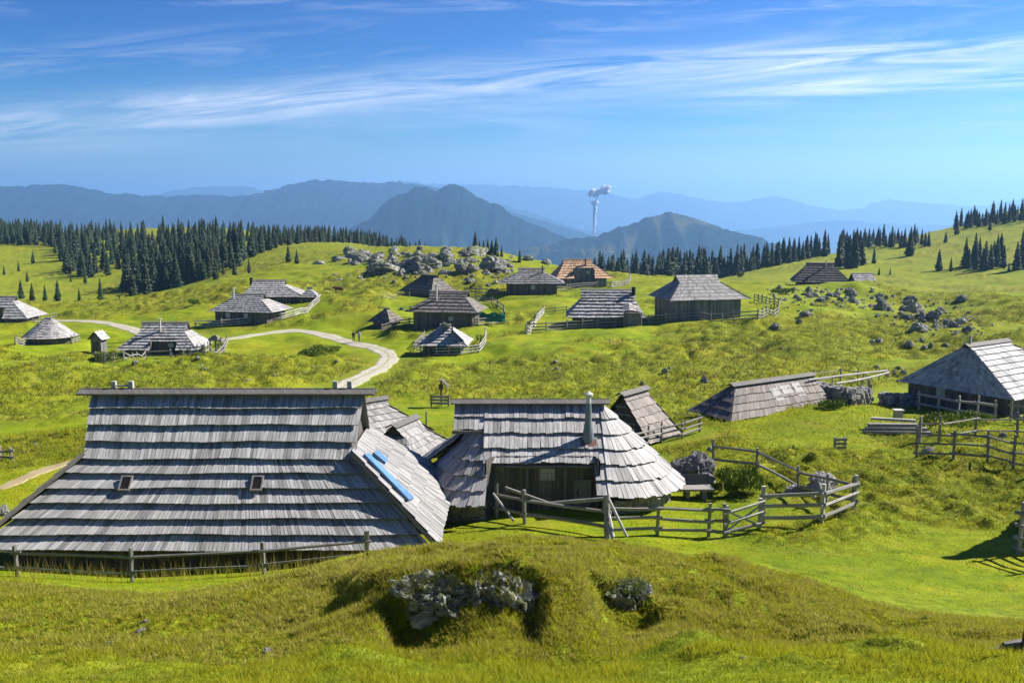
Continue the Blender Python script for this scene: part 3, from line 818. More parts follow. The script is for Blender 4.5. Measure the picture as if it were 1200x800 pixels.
G = 'shingled herdsmen huts'
def H(*a, **k):
    k.setdefault('group', G); return hut('herdsman_hut', *a, **k)
hP = H(1155, 430, 60.3, 34, 'right edge hut with bright shingle roof and shaded hip above a dark plank wall', 4.4, K=2.2, El=1.15, Er=3.6, D=3.7, zr=3.95, zk=3.7, ze=1.35, nu=1, nl=9, w=.2, mat='shingle_pale', lift=.07, tn=1.0, ridge_cap=True, extras=None)
w_ = MB(); w_.box((-2.95, 1.0, 1.05), (.08, .6, .65)); w_.build('window', M['paleglass'], hP)
pegs = MB(); pegs.box((-1.8, 0, 4.25), (.12, .12, .6)); pegs.build('ridge_peg', M['rail_pale'], hP)
hN = H(742, 500, 53, 52, 'small steep hut with dark triangular gable beside the oval hut', 2.6, D=1.75, zr=2.75, zk=2.4, ze=.35, ends=('gable', 'skirt'), Er=.9, nu=2, nl=5, w=.18, mat='shingle_brown', tn=1.3, lift=.06)
for k in range(5):
    gb = MB()
    z = .45+k*.42; hw = (2.75-z)/(2.75-.35)*1.75-.15
    gb.beam((-1.32, -hw, z), (-1.32, hw, z), .1, .1, 1.0, .02); gb.build('gable_log', M['planks_grey'], hN)
hO = H(905, 466, 60, 33, 'long low shed with patched plank roof, left of the dark dry stone wall', 7.0, K=3.4, El=1.9, Er=.4, D=1.7, zr=1.75, zk=1.6, ze=.1, ends=('skirt', 'gable'), nu=1, nl=4, w=.22, mat='shingle_brown', lift=.06, cat='shed')
for (x, t, tn_) in ((-.5, .2, .8), (.5, .5, 1.15), (1.5, .1, 1)):
    b = MB(); b.box((x, -.72+(tn_-1)*.5, 1.12+(tn_-1)*.5), (.62+.5*t, 1.1-t, .04), Matrix.Rotation(R(45.6), 3, 'X'), random.uniform(.75, .95)); b.build('roof_patch', M['shingle_far'], hO)
hQ = H(433, 497, 54, 42, 'small hut with a dark gable peeping out right behind the largest roof', 2.2, K=1.05, D=2.0, zr=2.1, zk=1.7, ze=.3, El=1.2, Er=1.8, nu=2, nl=5, w=.2, mat='shingle_far', lift=.05, tn=.8, ends=('gable', 'skirt'))
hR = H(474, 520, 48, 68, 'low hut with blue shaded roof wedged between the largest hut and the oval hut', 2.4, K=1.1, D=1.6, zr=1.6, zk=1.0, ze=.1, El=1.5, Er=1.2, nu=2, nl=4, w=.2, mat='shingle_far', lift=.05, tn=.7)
pp = empty('wooden_post', ground(454, 500, 50), 0, 'dark pole standing behind the gable of the small hut right of the largest roof', 'post')
b = MB(); b.beam((0, 0, -.3), (0, 0, 2.0), .16, .16, .5, .02); b.build('pole', M['rail'], pp)
pp = empty('wooden_post', ground(500, 508, 50), 0, 'slim pole beside the low blue shaded hut roof', 'post')
b = MB(); b.beam((0, 0, -.3), (0, 0, 1.3), .12, .12, .7, .02); b.build('pole', M['rail'], pp)
pp = empty('wooden_post', ground(727, 492, 50), 0, 'thin bare pole left of the steep dark gabled hut', 'post')
b = MB(); b.beam((0, 0, -.3), (0, 0, 1.6), .09, .09, 1, .02); b.build('pole', M['rail_pale'], pp)

hC = H(194.5, 394, 140, 0, 'hut with wide dark porch opening in its roof, right of the tiny outhouse', 6.5, K=3.2, El=2.55, Er=2.2, D=3.7, zr=4.4, zk=3.1, ze=.95, nu=4, nl=6, notch=(-1.1, 2.5, .5))
stovepipe(hC, -.3, -1.3, 3, 5.0)
hB = H(58.5, 398, 152, 0, 'conical oval hut on the left with shaded blue side, standing alone on the grass', .9, K=.4, El=3.5, Er=3.6, D=3.6, zr=3.75, zk=3.0, ze=.95, ends=('round', 'round'), nu=4, nl=6, lift=.09)
hD = H(292, 362, 172, -14, 'long hut with dark wall and two pale windows, front one of the pair', 6.2, K=3.0, El=2.6, Er=3.4, D=3.8, zr=4.6, zk=3.7, ze=1.9, nu=3, nl=6, window=[(-2.2, 1.3, .8, .8), (1.2, 1.3, .8, .8)])
stovepipe(hD, -2.3, -1.0, 3.5, 5.6)
hE = H(316, 350, 192, 0, 'long grey hut half hidden behind the front hut of the pair', 6.4, K=3.1, El=1.5, Er=4.4, D=3.8, zr=4.4, zk=3.4, ze=1.5, nu=3, nl=6)
stovepipe(hE, -3.5, .2, 3.5, 4.9, .3, 'black', False)
hE2 = H(363, 350, 188, 0, 'tiny hut with pointed roof right of the long grey hut', .8, K=.4, El=1.3, Er=1.4, D=1.6, zr=2.6, zk=2.1, ze=.9, nu=1, nl=4)
hA = H(-18, 376, 195, 0, 'hut cut off by the left edge, its porch dark under a grey roof', 13.5, K=6.3, El=3, Er=4.2, D=4.2, zr=4.9, zk=4.0, ze=1.0, nu=3, nl=6, notch=(0.2, 5.6, .45))
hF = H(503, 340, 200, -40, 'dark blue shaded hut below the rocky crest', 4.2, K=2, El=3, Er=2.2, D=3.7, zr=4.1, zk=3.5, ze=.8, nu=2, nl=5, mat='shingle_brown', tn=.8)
hG = H(527, 376, 155, -10, 'brown roofed hut with a capped chimney and green tarpaulin on its fence', 6.1, K=2.95, El=3.2, Er=2.2, D=3.8, zr=5.0, zk=4.0, ze=2.1, nu=3, nl=4, mat='shingle_brown', window=[(1.0, 1.1, .7, .6)])
stovepipe(hG, -1.7, -1.6, 3.6, 6.1, .16)
hG2 = H(453, 374, 160, -30, 'small low hut with a pointed shaded roof among rubble left of the brown hut', .7, K=.35, El=1.9, Er=1.9, D=2.0, zr=2.7, zk=2.4, ze=.6, nu=1, nl=4, mat='shingle_brown')
hH = H(523, 404, 130, -4, 'small pointed hut inside a ring of pale rails in the middle of the meadow', 1.4, K=.65, El=3.1, Er=2.5, D=3.4, zr=3.7, zk=3.3, ze=1.3, nu=1, nl=6, door=(-.6, .7, 1.0, 1.7))
b = MB(); b.box((.2, -1.0, 3.75), (1.1, 2.0, .1), Matrix.Rotation(R(38), 3, 'Y')@Matrix.Rotation(R(-20), 3, 'X'), 1.1); b.build('smoke_flap', M['shingle_pale'], hH)
b = MB(); b.box((2.0, -2.0, 2.6), (1.9, 1.6, .1), Matrix.Rotation(R(44), 3, 'Y'), 1.1); b.build('roof_patch', M['shingle_pale'], hH)
stovepipe(hH, 1.0, -1.5, 2.8, 4.4, .1, 'black', False)
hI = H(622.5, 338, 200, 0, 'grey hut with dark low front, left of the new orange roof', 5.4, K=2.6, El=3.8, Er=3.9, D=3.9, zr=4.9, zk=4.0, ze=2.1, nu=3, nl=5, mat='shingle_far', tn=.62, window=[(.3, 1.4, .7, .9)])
stovepipe(hI, 2.2, -1.3, 3.8, 5.6, .12, 'black', False)
hJ = H(676, 330, 215, 8, 'hut with new orange larch shingles below the blue mountains', 6.4, K=3.1, El=2.2, Er=4.2, D=4.0, zr=5.7, zk=4.9, ze=1.9, nu=3, nl=6, mat='shingle_new', notch=(-1.4, 3.1, .42), wall='planks_grey')
stovepipe(hJ, 1.6, -1.3, 4.2, 5.9, .2, 'redtin', False)
hK = H(712, 372, 150, -3, 'hut with strongly striped grey roof and a small canopy at its right front', 8.2, K=4.0, El=2.1, Er=1.3, D=4.2, zr=5.1, zk=3.6, ze=1.3, nu=4, nl=5, lift=.2)
cn = MB()
patch(cn, (2.2, -3.4, 3.1), (2.9, -3.4, 3.5), (2.0, -5.0, 2.3), (2.9, -5.0, 2.6), 3, .25, .08)
patch(cn, (2.9, -3.4, 3.5), (4.6, -3.4, 2.7), (2.9, -5.0, 2.6), (4.9, -5.0, 2.2), 3, .25, .08)
cn.build('porch_roof', M['shingle_far'], hK)
for x in (2.2, 4.7): b = MB(); b.beam((x, -4.8, -.4), (x, -4.8, 2.3), .22, .22); b.build('porch_post', M['rail'], hK)
b = MB(); segwall(b, (2.2, -4.4), (4.6, -4.4), -.3, 2.1); b.build('porch_wall', M['planks_grey'], hK)
stovepipe(hK, 3.8, -.8, 4.4, 5.6, .3, 'black', False)
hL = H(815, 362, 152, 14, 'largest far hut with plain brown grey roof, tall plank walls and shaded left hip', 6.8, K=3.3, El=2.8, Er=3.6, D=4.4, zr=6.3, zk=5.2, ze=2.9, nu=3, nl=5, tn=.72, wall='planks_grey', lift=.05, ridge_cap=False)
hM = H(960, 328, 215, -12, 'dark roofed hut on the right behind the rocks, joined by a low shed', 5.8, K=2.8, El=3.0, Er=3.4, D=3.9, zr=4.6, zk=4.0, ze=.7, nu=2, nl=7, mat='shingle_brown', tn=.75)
stovepipe(hM, 1.2, -.8, 4, 5.3)
hM2 = H(1010, 330, 213, 0, 'low grey lean-to shed at the right end of the dark roofed hut', 4.6, D=2.4, zr=2.3, zk=1.5, ze=.5, ends=('gable', 'gable'), nu=2, nl=3, cat='shed')
# hut beyond the right edge of the frame; its shadow falls on the meadow
hX = H(0, 0, 0, 25, 'tall hut just beyond the right edge that throws a shadow on the meadow', 3.0, K=1.4, El=1.4, Er=1.6, D=2.6, zr=7.4, zk=4.6, ze=1.6, nu=4, nl=4, loc=Vector((22.3, 32.4, gz(22.3, 32.4)-.3)))

# outhouse
p = ground(116.5, 413, 130)
o = empty('outhouse', p, R(-12), 'tiny wooden outhouse with a pitched roof left of the porch hut', 'outhouse')
b = MB()
for i, (a_, b_) in enumerate([((-.8, -.7), (.8, -.7)), ((.8, -.7), (.8, .7)), ((.8, .7), (-.8, .7)), ((-.8, .7), (-.8, -.7))]): segwall(b, a_, b_, -.6, 2.0)
b.quad([(-.8, -.7, 2), (.8, -.7, 2), (0, -.7, 2.9)], .8); b.quad([(.8, .7, 2), (-.8, .7, 2), (0, .7, 2.9)], .8)
b.build('wall', M['planks_grey'], o)
b = MB()
patch(b, (0, 1.0, 3.05), (0, -1.0, 3.05), (-1.1, 1.0, 1.9), (-1.1, -1.0, 1.9), 3, .25, .08); patch(b, (0, -1.0, 3.05), (0, 1.0, 3.05), (1.1, -1.0, 1.9), (1.1, 1.0, 1.9), 3, .25, .08)
b.build('roof', M['shingle_pale'], o)
b = MB(); b.box((0, -.78, .8), (.7, .06, 1.6), None, .8); b.build('door', M['planks'], o)

# ================================================================== FENCES
def fence(pts, label, hgt=1.1, rails=3, spacing=2.6, pw=.12, rw=.09, mat='rail', name='rail_fence', group=None, skip_rails=(), lean=.05, world=False, cat='fence', flatrail=False):
    P = []
    for q in pts:
        if world: P.append(Vector((q[0], q[1], gz(q[0], q[1]))))
        elif len(q) == 3: c = at(*q); P.append(Vector((c.x, c.y, gz(c.x, c.y))))
        else: P.append(ground(q[0], q[1]))
    Q = [P[0]]; brk = []
    for i in range(1, len(P)):
        d = (P[i]-P[i-1]).xy.length; n = max(1, round(d/spacing))
        for k in range(1, n+1):
            c = lerp(P[i-1], P[i], k/n); c.z = gz(c.x, c.y); Q.append(c)
        
    root = empty(name, Q[0], 0, label, cat, group)
    o0 = Q[0]
    tops = []
    for q in Q:
        b = MB(); l = Vector((random.uniform(-lean, lean), random.uniform(-lean, lean), 1)); h = hgt*random.uniform(.95, 1.15)
        b.beam(Vector((0, 0, -.25)), l*h, pw*random.uniform(.85, 1.2), pw, None, 0, 5)
        p_ = b.build('post', M[mat], root); p_.location = q-o0
    for i in range(len(Q)-1):
        if i in skip_rails: continue
        a, c = Q[i]-o0, Q[i+1]-o0
        d = (c-a).normalized(); side = Vector((d.y, -d.x, 0))*pw*.5
        for r in range(rails):
            f = (r+.6)/(rails-.15)*hgt*.92
            b = MB()
            b.beam(a+Vector((0, 0, f+random.uniform(-.05, .05)))-d*.15+side, c+Vector((0, 0, f+random.uniform(-.05, .05)))+d*.15+side, rw*.8, rw*1.2, None, random.uniform(0, .04), 5)
            b.build('rail', M[mat], root)
    return root
FG = 'wooden rail fences of the village'
fence([(582,607,34.8),(615,613,33.6)], 'short corner of rail fence before the left end of the oval hut', 1.15, 2, 3)
f1 = fence([(615,613,33.6),(712,624,32.2)], 'low rail fence with crossed poles in front of the dark porch', 1.15, 2, 4, .13, .11)
b = MB(); o_ = f1.location
def lp(px, py, Y, dz=0): c = at(px, py, Y); return c-o_
b.beam(lp(592,571,33.8), lp(645,590,33.3), .1, .1, 1); b.build('slanting_pole', M['rail'], f1)
b = MB(); b.beam(lp(640,590,33.3), lp(710,584,32.3), .13, .13, 1); b.build('slanting_pole', M['rail'], f1)
b = MB(); b.beam(lp(578,578,34.5), lp(602,610,33.2), .09, .09, 1); b.build('slanting_pole', M['rail_pale'], f1)
sp_ = empty('stile', ground(716, 628, 27), 0, 'leaning poles propped against the tall post in front of the oval hut porch', 'stile'); o_ = sp_.location
b = MB(); b.beam(lp(711,580,32.1), lp(712,632,31.6), .2, .2, .9, .02); b.build('post', M['rail'], sp_)
for (q1, q2) in (((713,584),(735,629)), ((714,603),(719,629)), ((710,606),(718,632))):
    b = MB(); b.beam(lp(*q1, 31.9), lp(*q2, 31.0), .09, .09, 1.1); b.build('pole', M['rail_pale'], sp_)
fence([(712,624,32.2),(770,622,32.6),(830,622,33),(850,624,33)], 'rail fence running right from the leaning poles to the gate', 1.15, 3, 2.7, .13, .10)
gt = fence([(851,624,33),(890,616,33.6)], 'pale field gate with a diagonal brace', 1.1, 3, 5, .16, .09, 'rail_pale', 'gate', cat='gate')
o_ = gt.location; a_, c_ = Vector((0, 0, .2)), at(889, 616, 33.6)-at(851, 624, 33)
b = MB(); b.beam(Vector((0, -.05, .25)), Vector((c_.x, c_.y-.05, .95)), .07, .07, 1); b.build('brace', M['rail_pale'], gt)
b = MB(); b.beam(Vector((0, -.05, .95)), Vector((c_.x, c_.y-.05, .25)), .07, .07, 1); b.build('brace', M['rail_pale'], gt)
fence([(895,613),(963,611),(1000,597)], 'stout pale rail fence turning its corner right of the gate', 1.2, 3, 3, .15, .12, 'rail_pale')
fence([(1000,597),(968,588),(936,580),(886,553),(836,546)], 'grey rail fence behind the dwarf pine, running back from the corner', 1.1, 2, 2.8, .13, .10)
fence([(742,527),(775,518),(800,513),(820,506)], 'short dark fence in front of the steep gabled hut', 1.0, 3, 1.6, .12, .1)
fence([(1077,480),(1100,483),(1123,488),(1144,490),(1166,494)], 'pale rail fence below the wall of the right edge hut', 1.15, 2, 2.4, .13, .13, 'rail_pale')
fence([(1074,536),(1117,538),(1157,541),(1187,549),(1225,556)], 'broad weathered paddock fence in the right middle, nearest one there', 1.35, 3, 2.6, .13, .08)
fence([(1078,520),(1100,519),(1143,512),(1192,513),(1215,512)], 'second paddock fence running behind the nearest one on the right', 1.2, 2, 2.6, .13, .07)
fence([(1184,494),(1200,496),(1230,500)], 'dark fence bit at the right edge below the bright roof', 1.2, 2, 2.2)
fence([(1020,470),(1017,455),(1005,448),(985,446),(952,450)], 'thin dark rail fence beside the dry stone wall', 1.0, 2, 2.0, .09, .06)
fence([(617,388,138),(625,378,150),(637,367,168)], 'pale zigzag fence left of the striped roof hut', 1.3, 3, 2.6, .22, .16, 'rail_pale')
fence([(637,367,168),(664,366,168)], 'thin rails linking the zigzag fence to the striped roof hut', 1.0, 2, 2.6, .15, .1)
fence([(618,389),(640,388),(664,386),(700,384),(740,381),(780,378),(820,375),(860,376),(888,374),(911,369),(912,360),(884,353)], 'long grey rail fence round the striped hut and the largest far hut', 1.4, 3, 2.8, .2, .15)
fence([(545,344),(583,345),(620,344),(664,342)], 'grey fence before the dark fronted hut', 1.3, 2, 3, .22, .2)
fence([(664,340),(700,337),(716,337),(737,333),(738,327)], 'fence before the orange roofed hut', 1.3, 3, 3, .22, .18)
fence([(112,424),(145,422),(170,420),(200,419),(240,415),(262,412),(266,402)], 'grey fence round the porch hut on the left', 1.2, 2, 2.6, .2, .16)
fence([(125,409),(145,408)], 'short fence between outhouse and porch hut', 1.1, 2, 2)
fence([(229,384),(260,383),(300,379),(330,375),(344,371),(366,360),(374,353)], 'pale fence below the pair of huts', 1.3, 3, 2.8, .2, .17, 'rail_pale')
fence([(486,409),(500,415),(512,417),(540,416),(561,413),(568,403),(569,392)], 'ring fence of pale rails round the small pointed hut', 1.2, 3, 2.0, .17, .14, 'rail_pale')
fence([(486,409),(497,397)], 'leaning poles at the left of the ring fence', 1.2, 3, 1.4, .15, .12)
fence([(448,389),(480,382),(510,382),(560,382),(591,379),(590,366),(576,356),(558,354)], 'dark fence round the brown roofed hut', 1.3, 3, 2.6, .2, .16)
fence([(449,350),(465,349),(480,349)], 'thin fence left of the dark blue hut', 1.1, 2, 2.5)
fence([(18,404),(30,404)], 'bit of fence left of the conical hut', 1.2, 3, 1.5, .18, .14)
fence([(84,403),(93,400)], 'bit of fence right of the conical hut', 1.3, 3, 1.5, .18, .14)
fence([(0,378),(28,377),(48,375),(66,372)], 'low fence before the hut cut off by the left edge', 1.1, 2, 3)
ff = fence([(-60,684,28.6),(22,682,28.7),(155,684,28.8),(310,674,29),(430,665,29.2),(430,665,29.2)], 'weathered rail fence below the eaves of the largest hut', .95, 2, 4.2, .13, .08, 'planks_grey')
fence([(0,538,46.5),(14,540,46.5)], 'rail scrap beside the grey rock at the left edge', .6, 2, 2)
# long bare poles
ro_ = empty('pole_fence', ground(948, 449), 0, 'two long bare poles laid from the shed to the rocks', 'fence'); o_ = ro_.location
for (q1, q2) in (((947,445,61),(1040,434,66)), ((980,449,61),(1042,436,66))):
    b = MB(); b.beam(lp(*q1), lp(*q2), .12, .12, 1.1, .1); b.build('rail', M['rail_pale'], ro_)
for q in (975, 1005, 1030):
    c = ground(q, 452-(q-975)*.12); b = MB(); b.beam(c-o_+Vector((0, 0, -.2)), c-o_+Vector((0, 0, .9)), .1, .1); b.build('post', M['rail'], ro_)

# stacked planks on the grass
st = empty('plank_stack', ground(1050, 508), R(-4), 'low stack of grey planks lying on the grass in the right middle', 'plank stack')
for r in range(3):
    b = MB(); b.box((0, r*.15-.1, .1+r*.16), (3.4-r*.3, .25, .14), Matrix.Rotation(R(r*1.5-1), 3, 'Z'), 1); b.build('plank', M['rail'], st)
b = MB(); b.box((.1, .9, .55), (2.2, .2, .12), Matrix.Rotation(R(-12), 3, 'Z'), 1.1); b.build('plank', M['rail_pale'], st)
tb = empty('wooden_block', ground(1052, 492), 0, 'square block behind the stack of grey planks', 'block'); b = MB(); b.box((0, 0, .25), (.45, .4, .6), None, 1, .95); b.box((0, 0, .58), (.55, .5, .06), None, 1.2); b.build('block', M['rail_pale'], tb)
# small crate-like hurdle
hu = empty('wooden_hurdle', ground(984, 527), R(8), 'small standalone hurdle of three boards out on the grass', 'hurdle')
for x in (-.26, .26):
    b = MB(); b.box((x, 0, .25), (.09, .09, .75), None, 1); b.build('post', M['rail_pale' if x > 0 else 'rail'], hu)
for z in (.12, .32, .52):
    b = MB(); b.box((0, -.07, z), (.62, .04, .13), None, 1); b.build('board', M['rail'], hu)
# wayside shrine-like board
sh = empty('wayside_sign', ground(517, 475), R(-6), 'little roofed wayside post behind a low board bench on the meadow', 'wayside sign')
b = MB(); b.beam((0, .1, -.2), (0, .1, 1.9), .14, .14, .6); b.build('post', M['planks'], sh)
b = MB()
patch(b, (0, .35, 2.1), (0, -.35, 2.1), (-.5, .35, 1.55), (-.5, -.35, 1.55), 1, .2, .04); patch(b, (0, -.35, 2.1), (0, .35, 2.1), (.5, -.35, 1.55), (.5, .35, 1.55), 1, .2, .04)
b.build('roof', M['planks'], sh)
b = MB(); b.box((0, -.02, 1.45), (.34, .12, .4), None, .7); b.build('case', M['planks'], sh)
for z in (.25, .5, .75):
    b = MB(); b.box((-.05, -.35, z), (1.5, .06, .16), None, 1); b.build('board', M['rail'], sh)
for x in (-.7, .65):
    b = MB(); b.box((x, -.3, .35), (.1, .1, 1.1), None, .8); b.build('leg', M['rail'], sh)
# rack beside the porch hut
rk = empty('wooden_rack', ground(253, 412), 0, 'cluttered wooden rack with a hunched top beside the porch hut', 'rack')
for x in (-.9, 0, .9):
    b = MB(); b.beam((x, 0, -.3), (x*.8, 0, 2.0), .25, .25, .6); b.build('leg', M['planks_grey'], rk)
b = MB(); b.box((0, 0, 1.7), (1.9, .9, .25), Matrix.Rotation(.1, 3, 'Y')); b.box((-.1, 0, 2.1), (1.1, .8, .5), Matrix.Rotation(-.2, 3, 'Y'), .7, .6); b.build('top', M['rail'], rk)
b = MB(); b.beam((1.5, 0, -.2), (1.0, 0, 2.2), .12, .12, 1.2); b.build('pole', M['rail_pale'], rk)
b = MB(); b.beam((-.9, -.1, .2), (.6, -.1, 1.4), .12, .12, .8); b.build('brace', M['rail'], rk)
# table beside the oval hut
tp = ground(818, 584, 30)
tt = empty('wooden_table', tp, R(3), 'heavy weathered table beside the right eave of the oval hut', 'table')
zt = at(0, 571, tp.y).z-tp.z
b = MB(); b.box((-.15, 0, zt), (1.35, .75, .08), None, 1.0); b.build('tabletop', M['rail'], tt)
b = MB(); b.box((-.15, .38, zt+.22), (1.3, .08, .42), Matrix.Rotation(-.25, 3, 'X'), .55); b.build('backboard', M['planks_grey'], tt)
for x in (-.45, .2):
    for y in (-.2, .25):
        b = MB(); b.box((x, y, zt/2-.1), (.14, .12, zt+.15), None, .8); b.build('leg', M['rail'], tt)
# beam at the bottom right
lg = ground(1186, 762); lo = empty('old_timber', lg, R(6), 'split old timber with a stick leaning on it in the bottom right corner', 'timber')
b = MB(); b.beam((-.12, 0, .06), (.6, .1, .09), .12, .14, .6, .01); b.build('beam', M['planks_grey'], lo)
b = MB(); b.beam((-.34, 0, .03), (-.1, 0, .05), .05, .06, .9); b.build('stub', M['rail'], lo)
b = MB(); b.beam((.1, -.05, .02), (.22, .05, .42), .04, .04, .5); b.build('stick', M['planks'], lo)
# fence end at the right edge
fe = fence([(1194,640,29),(1240,650,27.5)], 'end of a rail fence with a blue grey post at the far right edge', 1.5, 4, 3, .14, .1)
# tarpaulin on the fence of the brown hut
p = ground(577, 381)
tpn = MB()
nx, nz = 16, 6
W_, H_ = 4.0, 1.4
g = [[Vector((i/nx*W_-W_/2, -.25+.12*math.sin(i*1.3)+.10*math.sin(j*2+i), .55+j/nz*H_+.16*math.sin(i*.9)*(1 if j == nz else .3))) for i in range(nx+1)] for j in range(nz+1)]
for j in range(nz):
    for i in range(nx): tpn.quad([g[j][i], g[j][i+1], g[j+1][i+1], g[j+1][i]])
for i in range(nx):     # laid back over the rail: gives it depth
    tpn.quad([g[nz][i], g[nz][i+1], g[nz][i+1]+Vector((0, .5, -.35)), g[nz][i]+Vector((0, .5, -.35))])
tp_ = tpn.build('tarpaulin', M['tarp'], None, True); tp_.location = p+Vector((0, -.1, 0)); tag(tp_, 'crumpled green tarpaulin hung on the fence of the brown roofed hut', 'tarpaulin')
# ================================================================== TERRAIN MESH
def build_ground():
    ys = np.concatenate([np.linspace(-5, 8.4, 24), np.geomspace(8.5, 48, 520)[:-1], np.geomspace(48, 260, 420)[:-1], np.geomspace(260, 760, 130)[:-1], np.geomspace(760, 90000, 70)])
    us = np.concatenate([np.linspace(-1.6, -.62, 30)[:-1], np.linspace(-.62, .62, 760), np.linspace(.62, 1.6, 30)[1:]])
    U_, Y_ = np.meshgrid(us, ys)
    X_ = U_*(np.where(Y_ < 8.5, 8.5+(Y_-8.5)*.4, Y_))
    x, y = X_.ravel(), Y_.ravel()
    global FLAT
    z = np.concatenate([height(x[i:i+200000], y[i:i+200000]) for i in range(0, len(x), 200000)])
    nr, nc = U_.shape
    me = bpy.data.meshes.new('meadow')
    me.vertices.add(nr*nc); me.vertices.foreach_set('co', np.stack([x, y, z], 1).astype(np.float32).ravel())
    i = np.arange(nr-1)[:, None]*nc+np.arange(nc-1)[None]
    f = np.stack([i, i+1, i+nc+1, i+nc], -1).reshape(-1, 4)
    me.loops.add(f.size); me.loops.foreach_set('vertex_index', f.ravel().astype(np.int32))
    me.polygons.add(len(f)); me.polygons.foreach_set('loop_start', (np.arange(len(f))*4).astype(np.int32))
    me.update(calc_edges=True)
    me.polygons.foreach_set('use_smooth', [True]*len(f))
    zone = np.zeros((len(x), 4), np.float32); zone[:, 3] = 1
    zone[:, 0] = np.clip(hummock(x, y)*.75+sstep(160, 240, y)*.45, 0, 1)
    zone[:, 1] = sstep(720, 1000, y)
    zone[:, 2] = 1-sstep(17.5, 23, y)
    ca = me.color_attributes.new('zone', 'FLOAT_COLOR', 'POINT'); ca.data.foreach_set('color', zone.ravel())
    me.materials.append(M['ground'])
    o = bpy.data.objects.new('meadow', me); COL.objects.link(o); tag(o, None, None, None, 'structure')
build_ground()
def strip(name, pts, w, mat, lift):
    p = np.array(pts); d = np.gradient(p, axis=0); d /= np.maximum(np.hypot(d[:, 0], d[:, 1]), 1e-9)[:, None]
    nr = np.stack([-d[:, 1], d[:, 0]], 1); NS = 8
    v = []; uv = []
    wob = [(1+.12*math.sin(i*.37)+.08*math.sin(i*.91)) for i in range(len(p))]
    b = MB(); rows = []
    for i in range(len(p)):
        row = []
        for k in range(NS+1):
            t = k/NS; q = p[i]+nr[i]*(t-.5)*w*wob[i]
            row.append((q[0], q[1]))
        rows.append(row)
    zz = height(np.array([q[0] for r in rows for q in r]), np.array([q[1] for r in rows for q in r])).reshape(len(p), NS+1)
    L = 0
    for i in range(len(p)-1):
        for k in range(NS):
            e = [(i, k), (i+1, k), (i+1, k+1), (i, k+1)]
            b.quad([(rows[a][c][0], rows[a][c][1], zz[a][c]+lift-(.1 if c in (0, NS) else 0)) for a, c in e], 1, [(c/NS, a*.3) for a, c in e])
    o = b.build(name, mat, None, True); tag(o, None, None, None, 'structure')
strip('gravel_path', PATHS[0], 2.6, M['path'], .09)
strip('footpath', TRAIL, .8, M['dirt'], .05)

# ================================================================== FAR MOUNTAINS
def mountain(name, prof, Y, depth, mat, zb=-640, amp=.06, seed=0, nz=40, dx=3.0):
    prof = np.array(prof, float)
    px = np.arange(prof[0, 0], prof[-1, 0]+.1, dx); py = np.interp(px, prof[:, 0], prof[:, 1])
    pys = py-rng.uniform(0, .6, len(py))
    u, s = ray_np(px, pys)
    zt = s*Y
    v = np.linspace(-1, 1, nz)
    Xg = np.outer(np.ones(nz), u*Y)*1.0; Yg = Y+np.outer(v, np.ones(len(px)))*depth
    H_ = zt-zb
    shape = np.where(v < 0, (1+v)**1.15, (1-v)**1.3)[:, None]
    n = fbm(Xg/(H_.max()*1.3)+seed, Yg/(H_.max()*2.2)+seed, 5, .55)-.5
    rid = np.abs(fbm(Xg/(H_.max()*.7)+seed+7, Yg/(H_.max()*1.8)+seed, 4)-.5)*2
    Zg = zb+H_[None]*np.clip(shape+(n*1.1-rid*.35+.08)*amp*8*(1-shape)*shape**.5, 0, 1.0)
    gl_ = (np.abs(fbm(Xg/(H_.max()*.13)+seed+3, Yg/(H_.max()*.9)+seed, 4, .6)-.5)*2-.25)
    Zg = Zg-H_[None]*gl_*.30*(4*shape*(1-shape))**.8
    edge = np.minimum(1, np.minimum(np.arange(len(px)), np.arange(len(px))[::-1])/3)
    Zg = zb-50+(Zg-zb+50)*edge[None]
    me = bpy.data.meshes.new(name); nc = len(px)
    me.vertices.add(nz*nc); me.vertices.foreach_set('co', np.stack([Xg.ravel(), Yg.ravel(), Zg.ravel()], 1).astype(np.float32).ravel())
    i = np.arange(nz-1)[:, None]*nc+np.arange(nc-1)[None]
    f = np.stack([i, i+1, i+nc+1, i+nc], -1).reshape(-1, 4)
    me.loops.add(f.size); me.loops.foreach_set('vertex_index', f.ravel().astype(np.int32))
    me.polygons.add(len(f)); me.polygons.foreach_set('loop_start', (np.arange(len(f))*4).astype(np.int32))
    me.update(calc_edges=True); me.polygons.foreach_set('use_smooth', [True]*len(f)); me.materials.append(mat)
    o = bpy.data.objects.new(name, me); COL.objects.link(o); tag(o, None, None, None, 'structure')
mountain('pointed_mountain', [(360,300),(385,284),(415,263),(440,247),(455,232),(470,223),(482,217),(495,214),(505,217),(512,221),(520,216),(530,212),(538,213),(547,218),(556,225),(570,231),(585,237),(600,246),(620,256),(640,265),(670,276),(700,286),(740,300),(780,315)], 4800, 1700, M['mtn'], amp=.07, seed=3)
mountain('grassy_mountain', [(520,330),(560,306),(590,296),(610,290),(650,281),(668,275),(700,270),(715,266),(740,257),(760,250),(775,245),(790,244),(800,247),(815,253),(840,262),(860,268),(880,272),(900,278),(920,284),(960,296),(1000,310),(1060,330)], 3900, 1500, M['mtn2'], amp=.07, seed=9)
mountain('long_mountain_ridge', [(-260,222),(-100,220),(0,216),(30,215),(70,212),(95,216),(120,222),(135,226),(150,224),(165,227),(190,227),(225,226),(260,226),(285,227),(305,224),(325,217),(350,211),(365,208),(385,208),(405,209),(430,211),(450,210),(470,209),(490,212),(505,216),(530,224),(560,234),(600,246),(640,258),(680,270),(740,285)], 7600, 2400, M['mtn'], zb=-700, amp=.05, seed=5)
